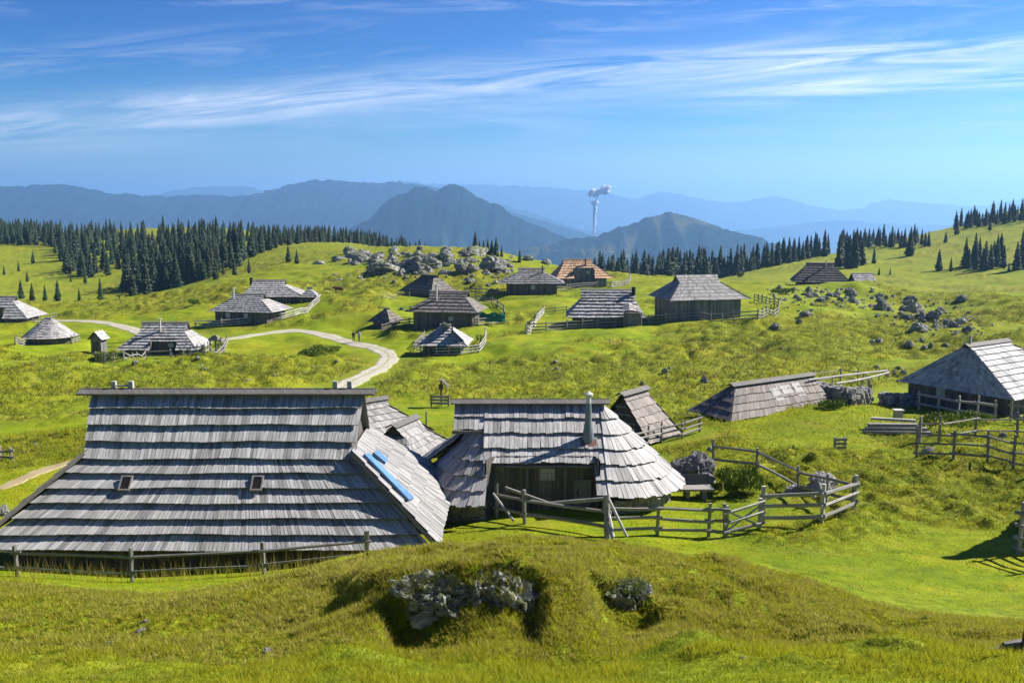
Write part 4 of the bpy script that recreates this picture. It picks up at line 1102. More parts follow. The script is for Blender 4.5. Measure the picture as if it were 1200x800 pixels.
mountain('distant_mountain_chain', [(-260,240),(100,236),(190,226),(212,220),(235,217),(262,217),(285,216),(300,219),(320,224),(380,222),(440,216),(470,210),(520,214),(560,215),(620,216),(660,219),(700,222),(730,229),(748,231),(770,223),(785,223),(800,226),(820,231),(840,235),(858,236),(875,234),(890,231),(905,228),(925,232),(950,240),(985,246),(1010,243),(1025,236),(1040,232),(1055,234),(1080,237),(1110,238),(1130,241),(1160,239),(1185,234),(1230,229),(1400,232)], 15500, 3000, M['mtn'], zb=-900, amp=.03, seed=12)
mountain('hazy_middle_ridge', [(540,256),(570,240),(590,238),(605,243),(625,248),(645,256),(680,268),(760,274),(840,272),(880,267),(920,264),(950,259),(975,257),(1000,257),(1030,260),(1070,263),(1110,262),(1150,259),(1200,257),(1300,250),(1400,250)], 11000, 2000, M['mtn'], zb=-800, amp=.03, seed=15)

def steam_mat():
    m = bpy.data.materials.new('steam'); m.use_nodes = True; n_ = m.node_tree; n_.nodes.clear()
    o_ = n_.nodes.new('ShaderNodeOutputMaterial'); d_ = n_.nodes.new('ShaderNodeBsdfDiffuse'); t_ = n_.nodes.new('ShaderNodeBsdfTranslucent'); x_ = n_.nodes.new('ShaderNodeMixShader')
    d_.inputs[0].default_value = (1, 1, 1, 1); t_.inputs[0].default_value = (1, 1, 1, 1); x_.inputs[0].default_value = .55
    n_.links.new(d_.outputs[0], x_.inputs[1]); n_.links.new(t_.outputs[0], x_.inputs[2]); n_.links.new(x_.outputs[0], o_.inputs[0]); return m
# steam plume of a far power station
def plume():
    import bmesh
    rr = random.Random(4); bm = bmesh.new()
    Y = 4500.0; blobs = []
    for i in range(22):
        t = i/21; blobs.append((696.3+rr.uniform(-.4, .4)+.8*t, 274-36*t, 2.3+1.1*t))
    for i in range(5): blobs.append((694+i*1.5, 239-abs(i-2)*.8, 2.2+rr.random()))
    for i in range(7): blobs.append((697.5+i*.5, 238-i*1.6, 1.5))
    for i in range(12): blobs.append((692+i*1.5, 227-i*.2+rr.uniform(-1.8, 1.8), 3.6+rr.random()*2.0))
    for i in range(12): blobs.append((709+rr.uniform(-2.5, 4.5), 222+rr.uniform(-4, 4), 3.4+rr.random()*2.0))
    for (a, b, r) in blobs:
        c = at(a, b, Y); mt = Matrix.Translation((c.x, c.y, c.z))@Matrix.Rotation(rr.uniform(0, 6), 4, 'Z')@Matrix.Diagonal((r*Y/F*rr.uniform(.5,.8), r*Y/F*.7, r*Y/F*rr.uniform(.5,.85), 1))
        g = bmesh.ops.create_icosphere(bm, subdivisions=2, radius=1.0, matrix=mt)
        for v in g['verts']: v.co += Vector((rr.uniform(-1, 1), rr.uniform(-1, 1), rr.uniform(-1, 1)))*1.6
    me = bpy.data.meshes.new('steam_plume'); bm.to_mesh(me); bm.free(); me.materials.append(steam_mat()); me.polygons.foreach_set('use_smooth', [True]*len(me.polygons))
    o = bpy.data.objects.new('steam_plume', me); COL.objects.link(o); tag(o, 'thin white steam plume rising from the valley before the far mountains', 'steam plume')
plume()

# ================================================================== TREES
def spruce_meshes(seed, Hh=14.0, Rr=2.3):
    rr = random.Random(seed); c = MB(); V3 = Vector
    nW = 24
    for i in range(nW):
        t = i/nW; z = Hh*(.07+.92*t)
        rad = Rr*((1-t)**.8)*(1 if t > .08 else .7)*rr.uniform(.8, 1.12)+.10
        nb = 9 if t < .7 else 6
        o = rr.uniform(0, 6.28)
        for k in range(nb):
            a = o+2*math.pi*k/nb+rr.uniform(-.25, .25); r = rad*rr.uniform(.6, 1.18)
            if rr.random() < .06: continue
            dx, dy = math.cos(a), math.sin(a); wd = r*.30+.08; dr = -.28*r-.1
            A = V3((dx*.05, dy*.05, z+.25)); T = V3((dx*r, dy*r, z+dr+rr.uniform(-.1, .1)))
            Lp = V3((dx*r*.62-dy*wd, dy*r*.62+dx*wd, z+dr*.9-.12)); Rp = V3((dx*r*.62+dy*wd, dy*r*.62-dx*wd, z+dr*.9-.12)); Mp = V3((dx*r*.6, dy*r*.6, z+dr*.25+.12))
            tn = rr.uniform(.65, 1.35)
            c.quad([A, Lp, Mp], tn); c.quad([A, Mp, Rp], tn*.95); c.quad([Lp, T, Mp], tn*1.1); c.quad([Mp, T, Rp], tn)
            # hanging twigs
            for q in (.45, .8):
                hp = V3((dx*r*q, dy*r*q, z+dr*q)); s_ = .25*rad*.6+.1
                c.quad([hp+V3((-dy*s_, dx*s_, 0)), hp+V3((dy*s_, -dx*s_, 0)), hp+V3((dx*.1, dy*.1, -.35-.2*rad))], tn*.8)
    c.quad([(-.1, 0, Hh*.95), (.1, 0, Hh*.95), (0, 0, Hh*1.03)], 1)
    t = MB(); t.beam((0, 0, -.8), (0, 0, Hh*.5), .42, .42, .9, 0, 6); t.beam((0, 0, Hh*.5), (0, 0, Hh*.98), .2, .2, .9, 0, 5)
    co = c.build('crown', M['spruce']); to = t.build('trunk', M['bark'])
    mc, mt = co.data, to.data; bpy.data.objects.remove(co); bpy.data.objects.remove(to)
    return mc, mt
SPR = [spruce_meshes(k+5, 14, 2.9 if k % 2 else 2.4) for k in range(7)]
TREES = []   # x,y,h,label,group
def addtree(px, Y, h, label, group):
    u, s = ray(px, 300); TREES.append((u*Y, Y, h, label, group, px))
rt = random.Random(11)
GL = 'spruces of the dark forest on the left hillside'
LL = 'dark spruce packed in the forest on the left hillside'
def front_Y(px): return float(np.interp(px, [-40, 0, 60, 75, 120, 150, 170, 230, 285, 300, 350, 400, 440, 520], [555, 545, 535, 420, 395, 345, 325, 335, 350, 375, 415, 440, 470, 480]))
cnt = 0; tries = 0
placed = []
while cnt < 860 and tries < 9000:
    tries += 1
    px = rt.uniform(-50, 515); f = front_Y(px); Y = rt.uniform(f, min(650, f+ (110 if px < 60 else 210)) if px < 300 else f+110)
    if px > 440 and rt.random() < .35: continue
    # clearing with pale rocks
    cl = np.interp(px, [105, 125, 150, 172, 190], [445, 470, 520, 570, 600])
    if 105 < px < 185 and abs(Y-cl) < 24: continue
    x = ray(px, 300)[0]*Y
    if any((x-a)**2+(Y-b)**2 < 9 for a, b in placed): continue
    top = np.interp(px, [-50, 0, 100, 180, 260, 310, 400, 450, 515], [254, 254, 257, 251, 251, 261, 263, 270, 279])+rt.choice([0, 3, 6, 10, 14, 20])*rt.uniform(.6, 1.2)
    hmax = ray(px, top)[1]*Y-gz(x, Y); hh = min(rt.uniform(8, 15.5), hmax)
    if hh < 4.5: continue
    if fbm(np.array([x/30.]), np.array([Y/45.]), 2)[0] < .34: continue
    placed.append((x, Y)); addtree(px, Y, hh, LL, GL); cnt += 1
S1 = 'lone spruce on the sunlit slope below the left forest'
for (px, py, hp) in [(39,309,16),(22,318,13),(5,322,12),(100,332,14),(83,330,10),(25,350,24),(38,352,22),(53,352,20),(68,352,25),(93,352,16),(118,351,27),(150,341,24),(156,346,30),(163,342,34),(172,345,40),(178,340,30),(196,338,48),(207,337,38),(216,334,42),(226,330,40),(240,327,26),(246,325,28),(253,327,26),(262,322,18),(275,322,20),(292,320,18),(338,307,22),(348,309,18),(32,330,14),(140,352,10)]:
    g = ground(px, py, 235); TREES.append((g.x, g.y, hp/F*g.y*1.0, S1, 'lone spruces on the sunlit slope below the left forest', px))
LM = 'spruce in the dark row behind the meadow ridge in the middle distance'
GM = 'row of spruces behind the meadow ridge in the middle distance'
for k in range(85):
    px = 700+ (k*2.78)+rt.uniform(-3, 3); Y = rt.uniform(395, 460)
    x = ray(px, 300)[0]*Y; z = gz(x, Y)
    top = np.interp(px, [700, 760, 800, 860, 900, 940], [298, 296, 293, 292, 285, 279])+rt.uniform(-7, 9)
    h = ray(px, top)[1]*Y-z
    TREES.append((x, Y, max(6, h), LM, GM, px))
LR = 'spruce of the clump on the right hill slope'
def clump(lst, label, group, Ymin=300):
    for (px, py, hp) in lst:
        g = ground(px, py, Ymin); TREES.append((g.x, g.y, hp/F*g.y, label, group, px))
clump([(x_, 312+rt.uniform(-4, 3), rt.uniform(28, 44)) for x_ in (983,987,991,995,999,1003,1007,1010,985,993,1001)], 'spruce of the clump above the low lean-to shed', 'spruces of the clump above the low lean-to shed')
clump([(x_, 298+rt.uniform(-4, 3), rt.uniform(20, 34)) for x_ in (925,931,936,941,945,950,955,960,966,970,905,912,918,900,946,957)], 'spruce of the row above the dark roofed hut', 'spruces of the row above the dark roofed hut')
clump([(x_, 288+rt.uniform(-3, 2), rt.uniform(14, 27)) for x_ in (1015, 1021, 1029, 1038, 1045, 1067, 1071, 1084, 1013,1018,1023,1027,1031,1035,1042,1048,1052,1056,1060,1074,1080,1088)], 'small spruce on the skyline of the right hill', 'small spruces on the skyline of the right hill')
clump([(x_, 313+rt.uniform(-5, 4), rt.uniform(24, 40)) for x_ in (1131,1135,1139,1143,1147,1151,1156,1160,1164,1168,1172,1176,1142,1154,1166,1191,1197,1203,1209)], 'bluish spruce in the dense clump on the right slope', 'bluish spruces of the dense clump on the right slope')
clump([(x_, 266-(x_-1130)*.12+rt.uniform(-2, 2), rt.uniform(13, 28)) for x_ in (1126, 1134, 1144, 1155, 1172, 1189, 1120,1132,1137,1141,1147,1151,1158,1163,1168,1177,1182,1186,1192,1197,1203,1212)], 'small spruce on the top of the right hill', 'small spruces on the top of the right hill')
for (px, py, hp, lb) in [(1024,309,20,'lone spruce right of the clump above the lean-to shed'),(1066,300,32,'tall lone spruce in the middle of the right hill'),(1100,317,27,'lone dark spruce below the skyline on the right slope'),(1114,318,18,'smaller spruce just left of the dense bluish clump'),(1108,284,14,'small spruce high on the right hill, under a group'),(1121,275,24,'slim spruce left of the hilltop group'),(1030,322,10,'stubby dark little spruce low on the right slope'),(1043,322,10,'stubby yellowish little spruce low on the right slope'),(588,301,14,'small pointed spruce on the crest above the grey hut'),(609,307,16,'young spruce on the crest left of the orange roof'),(1182,318,12,'little spruce right of the dense bluish clump'),(1060,279,10,'tiny spruce on the right skyline'),(1160,270,14,'small spruce below the hilltop group')]:
    g = ground(px, py, 235); TREES.append((g.x, g.y, hp/F*g.y, lb, None, px))
for x_ in (556,561,566,571,576,581): 
    g = ground(x_, 296+(x_-556)*.25, 235); TREES.append((g.x, g.y+6, 4.0+rt.random()*2, 'tiny spruce behind the crest rocks', 'tiny spruces behind the crest rocks', x_))
vis = [t for t in TREES if -15 < t[5] < 1215]
vis.sort(key=lambda t: t[1]/max(t[2], 1)*(10 if t[3] == LL and t[1] > 560 else 1))
single = vis[:298]; rest = vis[298:]+[t for t in TREES if not -15 < t[5] < 1215]
for (x, y, h, lb, gr, px) in single:
    r = empty('spruce_tree', (x, y, gz(x, y)-.2), rt.uniform(0, 6.28), lb, 'tree', gr)
    sc = h/14; r.scale = (sc*rt.uniform(.9, 1.15), sc*rt.uniform(.9, 1.15), sc)
    mc, mt = SPR[rt.randrange(7)]
    for nm, me in (('crown', mc), ('trunk', mt)):
        o = bpy.data.objects.new(nm, me); COL.objects.link(o); o.parent = r
if rest:
    vs, fs, ts, off = [], [], [], 0
    lows = []
    for mc, mt in SPR:
        n = len(mc.vertices); v = np.empty(n*3, np.float32); mc.vertices.foreach_get('co', v)
        ls = np.empty(len(mc.loops), np.int32); mc.loops.foreach_get('vertex_index', ls)
        c = np.empty(len(mc.loops)*4, np.float32); mc.color_attributes['tint'].data.foreach_get('color', c)
        lows.append((v.reshape(-1, 3), ls, c.reshape(-1, 4)))
    for (x, y, h, lb, gr, px) in rest:
        v, ls, c = lows[rt.randrange(7)]; sc = h/14; a = rt.uniform(0, 6.28)
        Rm = np.array([[math.cos(a), -math.sin(a), 0], [math.sin(a), math.cos(a), 0], [0, 0, 1]])
        vs.append((v@Rm.T)*sc+np.array([x, y, gz(x, y)-.2])); fs.append(ls+off); ts.append(c*np.array([rt.uniform(.6, 1.7), rt.uniform(.7, 1.5), 1, 1])); off += len(v)
    V = np.concatenate(vs).astype(np.float32); Fl = np.concatenate(fs).astype(np.int32); T = np.concatenate(ts)
    me = bpy.data.meshes.new('spruce_forest'); me.vertices.add(len(V)); me.vertices.foreach_set('co', V.ravel())
    me.loops.add(len(Fl)); me.loops.foreach_set('vertex_index', Fl)
    # all crown faces are triangles
    me.polygons.add(len(Fl)//3); me.polygons.foreach_set('loop_start', (np.arange(len(Fl)//3)*3).astype(np.int32)); me.update(calc_edges=True)
    ca = me.color_attributes.new('tint', 'FLOAT_COLOR', 'CORNER'); ca.data.foreach_set('color', T.ravel().astype(np.float32))
    me.materials.append(M['spruce'])
    o = bpy.data.objects.new('spruce_forest', me); COL.objects.link(o)
    tag(o, 'far back of the dark spruce forest on the left hillside', 'forest', None, 'stuff')

# dwarf pine bush
def bush(loc, rx, rz, label, n=1500, mat='pine', leaf=.16, cat='bush', name='dwarf_pine', seed=1, group=None):
    rr = random.Random(seed); b = MB()
    clumps = [(rr.uniform(-1, 1)*rx*.7, rr.uniform(-1, 1)*rx*.45, rr.uniform(.25, .8)*rz, rr.uniform(.25, .45)*rx) for _ in range(14)]
    for _ in range(n):
        cx_, cy_, cz_, cr = clumps[rr.randrange(14)]
        d = Vector((rr.gauss(0, 1), rr.gauss(0, 1), abs(rr.gauss(0, .8)))).normalized()*cr*rr.uniform(.5, 1)
        p = Vector((cx_, cy_, cz_))+Vector((d.x, d.y, d.z*rz/rx*1.4)); 
        if p.z < .02: p.z = rr.uniform(.02, .2)
        up = (Vector((d.x*.6, d.y*.6, 1))+Vector((rr.uniform(-.5, .5), rr.uniform(-.5, .5), 0))).normalized()*leaf*rr.uniform(.8, 1.8)
        sd = Vector((rr.uniform(-1, 1), rr.uniform(-1, 1), rr.uniform(-.3, .3))).normalized()*leaf*.4
        b.quad([p-sd, p+sd, p+up], rr.uniform(.5, 1.35))
    o = b.build(name, M[mat]); o.location = loc; tag(o, label, cat, group); 
    return o
g = ground(868, 580, 30); bush(g-Vector((0, 0, .1)), 1.0, 1.0, 'round green dwarf pine bush beside the spiky dark rock', 3600, leaf=.10)
g = ground(838, 578, 30); bush(g-Vector((0, 0, .1)), .35, .45, 'small tuft of dwarf pine at the left of the round bush', 600, seed=2, leaf=.08)
bb = [(124,422,1.6,.9,'leafy weeds below the outhouse'),(380,413,2.6,.9,'dark low juniper patch beside the gravel path'),(362,417,1.6,.7,'smaller juniper patch left of the dark low one'),(1125,497,1.8,.6,'weeds below the pale fence at the right edge hut'),(1100,505,1.5,.8,'dark shrub in the shade of the right edge hut'),(228,358,1.3,1.2,'rounded brown shrub on the slope left of the paired huts'),(867,326,1.3,1.6,'round bush on the slope behind the largest far hut'),(916,345,2.2,1.0,'green scrub left of the dark roofed hut'),(975,478,1.0,.5,'nettles at the foot of the dry stone wall'),(975,480,.5,.3,'weeds low at the dry stone wall')]
for i, (a, b_, rx, rz, lb) in enumerate(bb):
    g = ground(a, b_); bush(g-Vector((0, 0, .08*rz)), rx, rz, lb, 900, leaf=.10*min(2.2, max(1, g.y/60)), seed=20+i, name='shrub' if 'weeds' not in lb and 'nettle' not in lb else 'weeds', cat='shrub' if 'weeds' not in lb and 'nettle' not in lb else 'weeds')

# ================================================================== ROCKS
def rk_px(px, py, sp, label, group=None, tall=.75, Ymin=0, meshes=None, **k):
    g = ground(px, py, Ymin); s = sp/F*g.y/2
    return rock(g, s, label, group, sz=s*tall*1.3, sink=.3, meshes=meshes, **k)
# big named ones on the crest
for (a, b_, s, t, lb) in [(452,318,44,.5,'long dark rock bank left end of the crest outcrop'),(497,314,46,.62,'large blue shaded rock in the middle of the crest outcrop'),(578,317,46,.75,'biggest grey rock hump left of the grey hut roof'),(552,297,52,.28,'flat pale rock ledge on the skyline of the crest'),(417,302,26,.5,'broad pale rock near the left end of the crest'),(395,305,20,.5,'rounded grey rock below the edge of the forest'),(374,309,15,.5,'leftmost dark rock of the crest'),(523,302,26,.7,'upright pale rock above the dark blue hut'),(542,316,22,.7,'broken rock between the dark hut and the biggest hump'),(620,305,20,.6,'grey rock on the crest behind the grey hut'),(640,308,14,.7,'small rock on the crest left of the orange roof')]:
    rk_px(a, b_, s, lb, tall=t, Ymin=215)
rc_ = random.Random(5)
for k in range(92):
    px = rc_.gauss(490, 55); 
    if not 380 < px < 605: px = rc_.uniform(400, 600)
    py = rc_.uniform(293, 322)
    if px < 430 and py > 306: py -= 10
    rk_px(px, py, rc_.choice([8, 10, 12, 15, 18, 22]), 'pale limestone boulder of the rocky crest behind the village', 'limestone boulders of the rocky crest', Ymin=212, tall=rc_.uniform(.45, .75))
for k in range(14):
    px = rc_.uniform(545, 600); py = rc_.uniform(318, 336)
    rk_px(px, py, rc_.choice([5, 6, 8, 10]), 'broken boulder of the scree left of the grey dark fronted hut', 'boulders of the scree left of the grey hut', Ymin=200)
# right slope cluster
for (a, b_, s, t, lb) in [(1033,363,17,1.3,'tall blue grey rock at the upper left of the right slope outcrop'),(1070,365,20,1.0,'large grey rock in the middle of the right slope outcrop'),(1077,388,26,.8,'lowest large shaded rock of the right slope outcrop'),(1093,372,16,.9,'lumpy rock right of the middle of the slope outcrop'),(1117,384,20,.7,'dark cleft rock at the lower right of the outcrop'),(1130,376,11,.9,'single block at the right end of the slope outcrop'),(908,384,15,.8,'pair-like pale rock right of the long fence'),(944,370,20,.6,'flat grey rock below the dark roofed hut'),(936,378,10,.8,'small rock under the flat grey rock'),(1066,405,14,.8,'rock just above the shaded roof of the right hut'),(1030,400,11,.8,'lone small rock below the slope outcrop'),(1022,401,9,.8,'little neighbour of the lone small rock'),(985,352,12,.6,'rock in front of the lean-to shed')]:
    rk_px(a, b_, s, lb, tall=t)
for k in range(54):
    t = rc_.random(); px = 1020+t*115+rc_.gauss(0, 9); py = 352+t*32+rc_.gauss(0, 9)
    rk_px(px, py, rc_.choice([6, 8, 10, 13, 16]), 'small boulder of the outcrop strewn over the right slope', 'small boulders of the right slope outcrop')
for k in range(28):
    px = rc_.uniform(905, 1000); py = 339+rc_.gauss(6, 5)
    rk_px(px, py, rc_.choice([6, 8, 10, 12]), 'rubble boulder below the dark roofed hut', 'rubble boulders below the dark roofed hut')
for k in range(8):
    px = rc_.uniform(1075, 1160); py = rc_.uniform(398, 415)
    rk_px(px, py, rc_.choice([6, 8, 11]), 'boulder behind the roof of the right edge hut', 'boulders behind the roof of the right edge hut', Ymin=62)
for k in range(9):
    px = rc_.uniform(1025, 1062); py = rc_.uniform(430, 442)
    rk_px(px, py, rc_.choice([7, 9, 12]), 'boulder at the end of the long bare poles', 'boulders at the end of the long bare poles')
for k in range(24):
    px, py = rc_.choice([(rc_.uniform(640, 860), rc_.uniform(402, 455)), (rc_.uniform(150, 400), rc_.uniform(412, 440)), (rc_.uniform(420, 560), rc_.uniform(350, 366))])
    rk_px(px, py, rc_.choice([3, 4, 5, 7]), 'small weathered stone in the hummocky meadow', 'small stones in the hummocky meadow')
for (a, b_, s, t, lb) in [(858,480,17,1.0,'blocky grey rock in the grass below the low shed'),(833,476,14,1.0,'grey rock leaning on the left foot of the low shed'),(853,463,13,1.0,'rock against the patched roof of the low shed'),(892,472,12,.8,'rock beside the bushes under the low shed'),(985,456,12,.7,'rock on top of the dry stone bank'),(652,434,8,1,'lone dark stone in the meadow behind the oval hut'),(779,436,10,1,'pointed stone in the hummocky meadow'),(825,448,12,1,'dark stone above the low shed'),(158,426,9,.9,'dark stone below the fence of the porch hut'),(41,521,6,.8,'dark stone on the left meadow'),(232,420,7,.7,'stone right under the porch hut fence'),(5,603,18,1.1,'grey rock at the left edge beside the largest roof')]:
    rk_px(a, b_, s, lb, tall=t, meshes=ROCKS_N if b_ > 440 and s > 8 else None)
# paddock rocks and the near cone rock
rk_px(965, 572, 42, 'grey cone shaped rock inside the fence corner', tall=.85, meshes=ROCKS_N, var=1)
rk_px(930, 578, 26, 'dark low rock left of the cone shaped rock', tall=.7, meshes=ROCKS_N, var=2)
rk_px(833, 528, 12, 'small dark rock on the grass above the spiky rock', tall=.8, meshes=ROCKS_N)
rk_px(954, 583, 12, 'small rock under the cone shaped rock', tall=.8, meshes=ROCKS_N)
rk_px(1088, 530, 14, 'grey stone under the corner of the paddock fence', tall=.8, meshes=ROCKS_N)
rk_px(1175, 512, 16, 'flat stone behind the paddock fence', tall=.6, meshes=ROCKS_N)
rk_px(1191, 490, 14, 'stone behind the fence bit at the right edge', tall=.7, meshes=ROCKS_N)
g = ground(806, 578, 30)
dm = [sphere_mesh('spiky_rock', 5, rock_fn(44, .5, 1.15, .5), M['rock_dark'], False)]
o = bpy.data.objects.new('rock', dm[0]); COL.objects.link(o); o.location = g+Vector((0, 1.2, .35)); o.scale = (1.15, .9, 1.05); tag(o, 'big dark spiky karst rock behind the table', 'rock')
ss = random.Random(8); sv, sf, off = [], [], 0
base = []
for me_ in [sphere_mesh('stones', 2, rock_fn(k+81, .3, .7), M['rock_far'], False) for k in range(4)]:
    base.append((np.array([v.co[:] for v in me_.vertices]), np.array([p.vertices[:] for p in me_.polygons])))
def st_add(px, py, sp, Ymin=0):
    global off
    g = ground(px, py, Ymin); r_ = sp/F*g.y/2; v, f = base[ss.randrange(4)]; a = ss.uniform(0, 6.28)
    Rm = np.array([[math.cos(a), -math.sin(a), 0], [math.sin(a), math.cos(a), 0], [0, 0, 1]])
    sv.append((v*np.array([r_, r_*.8, r_*ss.uniform(.5, .9)]))@Rm.T+np.array([g.x, g.y, g.z+r_*.1])); sf.append(f+off); off += len(v)
for k in range(190):
    t = ss.random(); st_add(1010+t*135+ss.gauss(0, 14), 350+t*34+ss.gauss(0, 11), ss.choice([3, 4, 5, 6]))
for k in range(110): st_add(ss.uniform(900, 1010), 342+ss.gauss(8, 8), ss.choice([2.5, 3, 4, 5]))
for k in range(150): st_add(ss.uniform(390, 605), ss.uniform(293, 330), ss.choice([3, 4, 5, 7]), 205)
for k in range(90): st_add(ss.uniform(620, 1150), ss.uniform(395, 460), ss.choice([2, 2.5, 3, 4]))
for k in range(40): st_add(ss.uniform(20, 420), ss.uniform(418, 450), ss.choice([2, 3, 4]))
V = np.concatenate(sv); Fq = np.concatenate(sf); me = bpy.data.meshes.new('scattered_stones'); me.from_pydata(V.tolist(), [], Fq.tolist()); me.materials.append(M['stones'])
o = bpy.data.objects.new('scattered_stones', me); COL.objects.link(o); tag(o, 'small grey stones strewn among the boulders and over the slopes', 'stones', None, 'stuff')
# dry stone walls
def stone_wall(pts, h, label, th=.6, sz=.32, tint=1.0):
    P = [ground(*q) for q in pts]; root = P[0]; b = MB()
    for i in range(len(P)-1):
        a, c = P[i]-root, P[i+1]-root; L = (c-a).length; d = (c-a).normalized(); nr = Vector((-d.y, d.x, 0)); n = int(L/sz)
        for k in range(n):
            for r in range(int(h/sz)+1):
                for s_ in (-.5, 0, .5):
                    p_ = a+d*(k+.5*(r % 2)+random.uniform(-.2, .2))*sz+nr*s_*th*(1-.3*r*sz/h)+Vector((0, 0, r*sz*.9+random.uniform(-.05, .05)))
                    p_.z += gz(*(root+p_).xy)-(root.z+ (a+(c-a)*k/n).z) if False else 0
                    rot = Matrix.Rotation(random.uniform(0, 3), 3, 'Z')@Matrix.Rotation(random.uniform(-.4, .4), 3, 'X')
                    b.box(p_, (sz*random.uniform(.8, 1.25), sz*random.uniform(.7, 1.1), sz*random.uniform(.7, 1.1)), rot, random.uniform(.6, 1.2)*tint, random.uniform(.7, .95))
    o = b.build('dry_stone_wall', M['rock']); o.location = root; return tag(o, label, 'stone wall')
stone_wall([(948,462),(968,469),(990,474),(1015,472)], 1.1, 'dark dry stone wall right of the low shed', .9)
stone_wall([(1035,473),(1052,475),(1074,474)], .85, 'dry stone wall left of the dark plank wall of the right edge hut', .7)
# foreground stones
for (a, b_, s, lb) in [(170,728,9,'small grey stone on the foreground grass, highest on the left'),(127,754,11,'whitish flat stone low on the left foreground'),(165,740,16,'pale flat stone beside the small grey one'),(182,760,8,'little pale stone between the left foreground stones'),(313,763,18,'long flat stone left of the bottom centre'),(287,780,8,'pale pebble near the bottom left'),(865,757,11,'grey stone on the right foreground grass'),(870,771,9,'white pebble right of the grey stone'),(842,766,7,'dark pebble left of the grey stone'),(86,747,9,'pale stone leftmost in the foreground'),(457,760,8,'pale pebble left of the mossy rock face'),(702,783,6,'dark pebble near the bottom centre'),(633,746,6,'bluish pebble at the right foot of the mossy rock face')]:
    o = rk_px(a, b_, s, lb, tall=.5, meshes=ROCKS_N)
# mossy rock faces in the near mound
def face_rock(px, py, Y, hw, hh, th, label, seed, dy=0.0):
    o0 = Vector((seed*3.3, seed*1.1, 0)); f0 = rock_fn(seed+60, .32, 1.0)
    def fn(c):
        p = f0(c)
        q = Vector((c.x*2.2, c.y*2.2, c.z*1.5))
        p += c*(mn.fractal(c*1.6+o0, 1, 2.1, 3)*.12+min(.16, abs(mn.noise(q*1.6+o0))*.42)+min(.06, abs(mn.noise(q*4.2+o0))*.16)-.1)+c*mn.fractal(c*9+o0, .8, 2.1, 3)*.035
        return (p.x*hw, p.y*th, p.z*hh)
    me = sphere_mesh('mossy_rock', 6, fn, M['rock_big'], False)
    o = bpy.data.objects.new('mossy_rock', me); COL.objects.link(o); o.location = at(px, py, Y); o.rotation_euler = (R(-10), 0, R(4)); return tag(o, label, 'rock')
face_rock(515, 702, 14.12, .78, .52, .42, 'mossy white rock face with dark clefts, left half of the near mound outcrop', 1)
face_rock(600, 706, 14.14, .66, .48, .40, 'mossy dark rock face right of the white one in the near mound', 2)
face_rock(558, 692, 14.2, .6, .46, .36, 'rough rock wedge between the two big mossy rock faces', 5)
face_rock(734, 698, 14.98, .46, .32, .36, 'smaller shaded rock face further right in the near mound', 3)
face_rock(802, 708, 15.0, .22, .20, .24, 'little pale rock at the right end of the near mound outcrop', 4)

# ================================================================== GRASS (foreground blades + tussocks further out)
def grass(name, x, y, h, w, lean, colA, colB, label, sk=1.1, z=None):
    n = len(x); z = height(x, y)-.01 if z is None else z
    a = rng.uniform(0, 2*np.pi, n); dx, dy = np.cos(a)*w, np.sin(a)*w
    la = rng.uniform(0, 2*np.pi, n); lx, ly = np.cos(la)*lean*h, np.sin(la)*lean*h-.08*h
    base1 = np.stack([x-dx, y-dy, z], 1); base2 = np.stack([x+dx, y+dy, z], 1); tip = np.stack([x+lx, y+ly, z+h], 1)
    V = np.stack([base1, base2, tip], 1).reshape(-1, 3).astype(np.float32)
    me = bpy.data.meshes.new(name); me.vertices.add(3*n); me.vertices.foreach_set('co', V.ravel())
    me.loops.add(3*n); me.loops.foreach_set('vertex_index', np.arange(3*n, dtype=np.int32)); me.polygons.add(n); me.polygons.foreach_set('loop_start', np.arange(n, dtype=np.int32)*3); me.update(calc_edges=True)
    t = np.clip(.45*rng.random(n)+(fbm(x*sk, y*sk, 3)-.36)*2.2, 0, 1)[:, None]; c = colA*(1-t)+colB*t; c = c*rng.uniform(.7, 1.25, (n, 1))
    C = np.concatenate([c, np.ones((n, 1))], 1).astype(np.float32); C = np.repeat(C, 3, 0)
    ca = me.color_attributes.new('tint', 'FLOAT_COLOR', 'CORNER'); ca.data.foreach_set('color', C.ravel())
    # blades share the ground's up-facing shading
    me.materials.append(M['blade']); o = bpy.data.objects.new(name, me); COL.objects.link(o); tag(o, label, 'grass', None, 'stuff')
def blade_mat():
    m, nt, p = new_mat('grass_blade')
    at_ = nt.nodes.new('ShaderNodeAttribute'); at_.attribute_name = 'tint'; nt.links.new(at_.outputs['Color'], p.inputs['Base Color'])
    p.inputs['Roughness'].default_value = .6
    tr = nt.nodes.new('ShaderNodeBsdfTranslucent'); nt.links.new(at_.outputs['Color'], tr.inputs[0])
    mx = nt.nodes.new('ShaderNodeMixShader'); mx.inputs[0].default_value = .45
    out = [n for n in nt.nodes if n.type == 'OUTPUT_MATERIAL'][0]
    nt.links.new(p.outputs[0], mx.inputs[1]); nt.links.new(tr.outputs[0], mx.inputs[2]); nt.links.new(mx.outputs[0], out.inputs[0])
    return m
M['blade'] = blade_mat()
def scatter(n, y0, y1, pw=1.0, um=.6):
    y = y0+(y1-y0)*rng.random(n)**pw; x = (rng.random(n)*2-1)*um*y; return x, y
GRN = np.array([[.19, .23, .006]]); YEL = np.array([[.38, .37, .02]]); DRY = np.array([[.38, .32, .09]]); DK = np.array([[.06, .085, .012]])
x, y = scatter(480000, 8.6, 19.5, .9)
dns = fbm(x*1.1, y*1.1, 3); k = rng.random(len(x)) < .45+1.2*(dns-.35); x, y = x[k], y[k]; dns = dns[k]
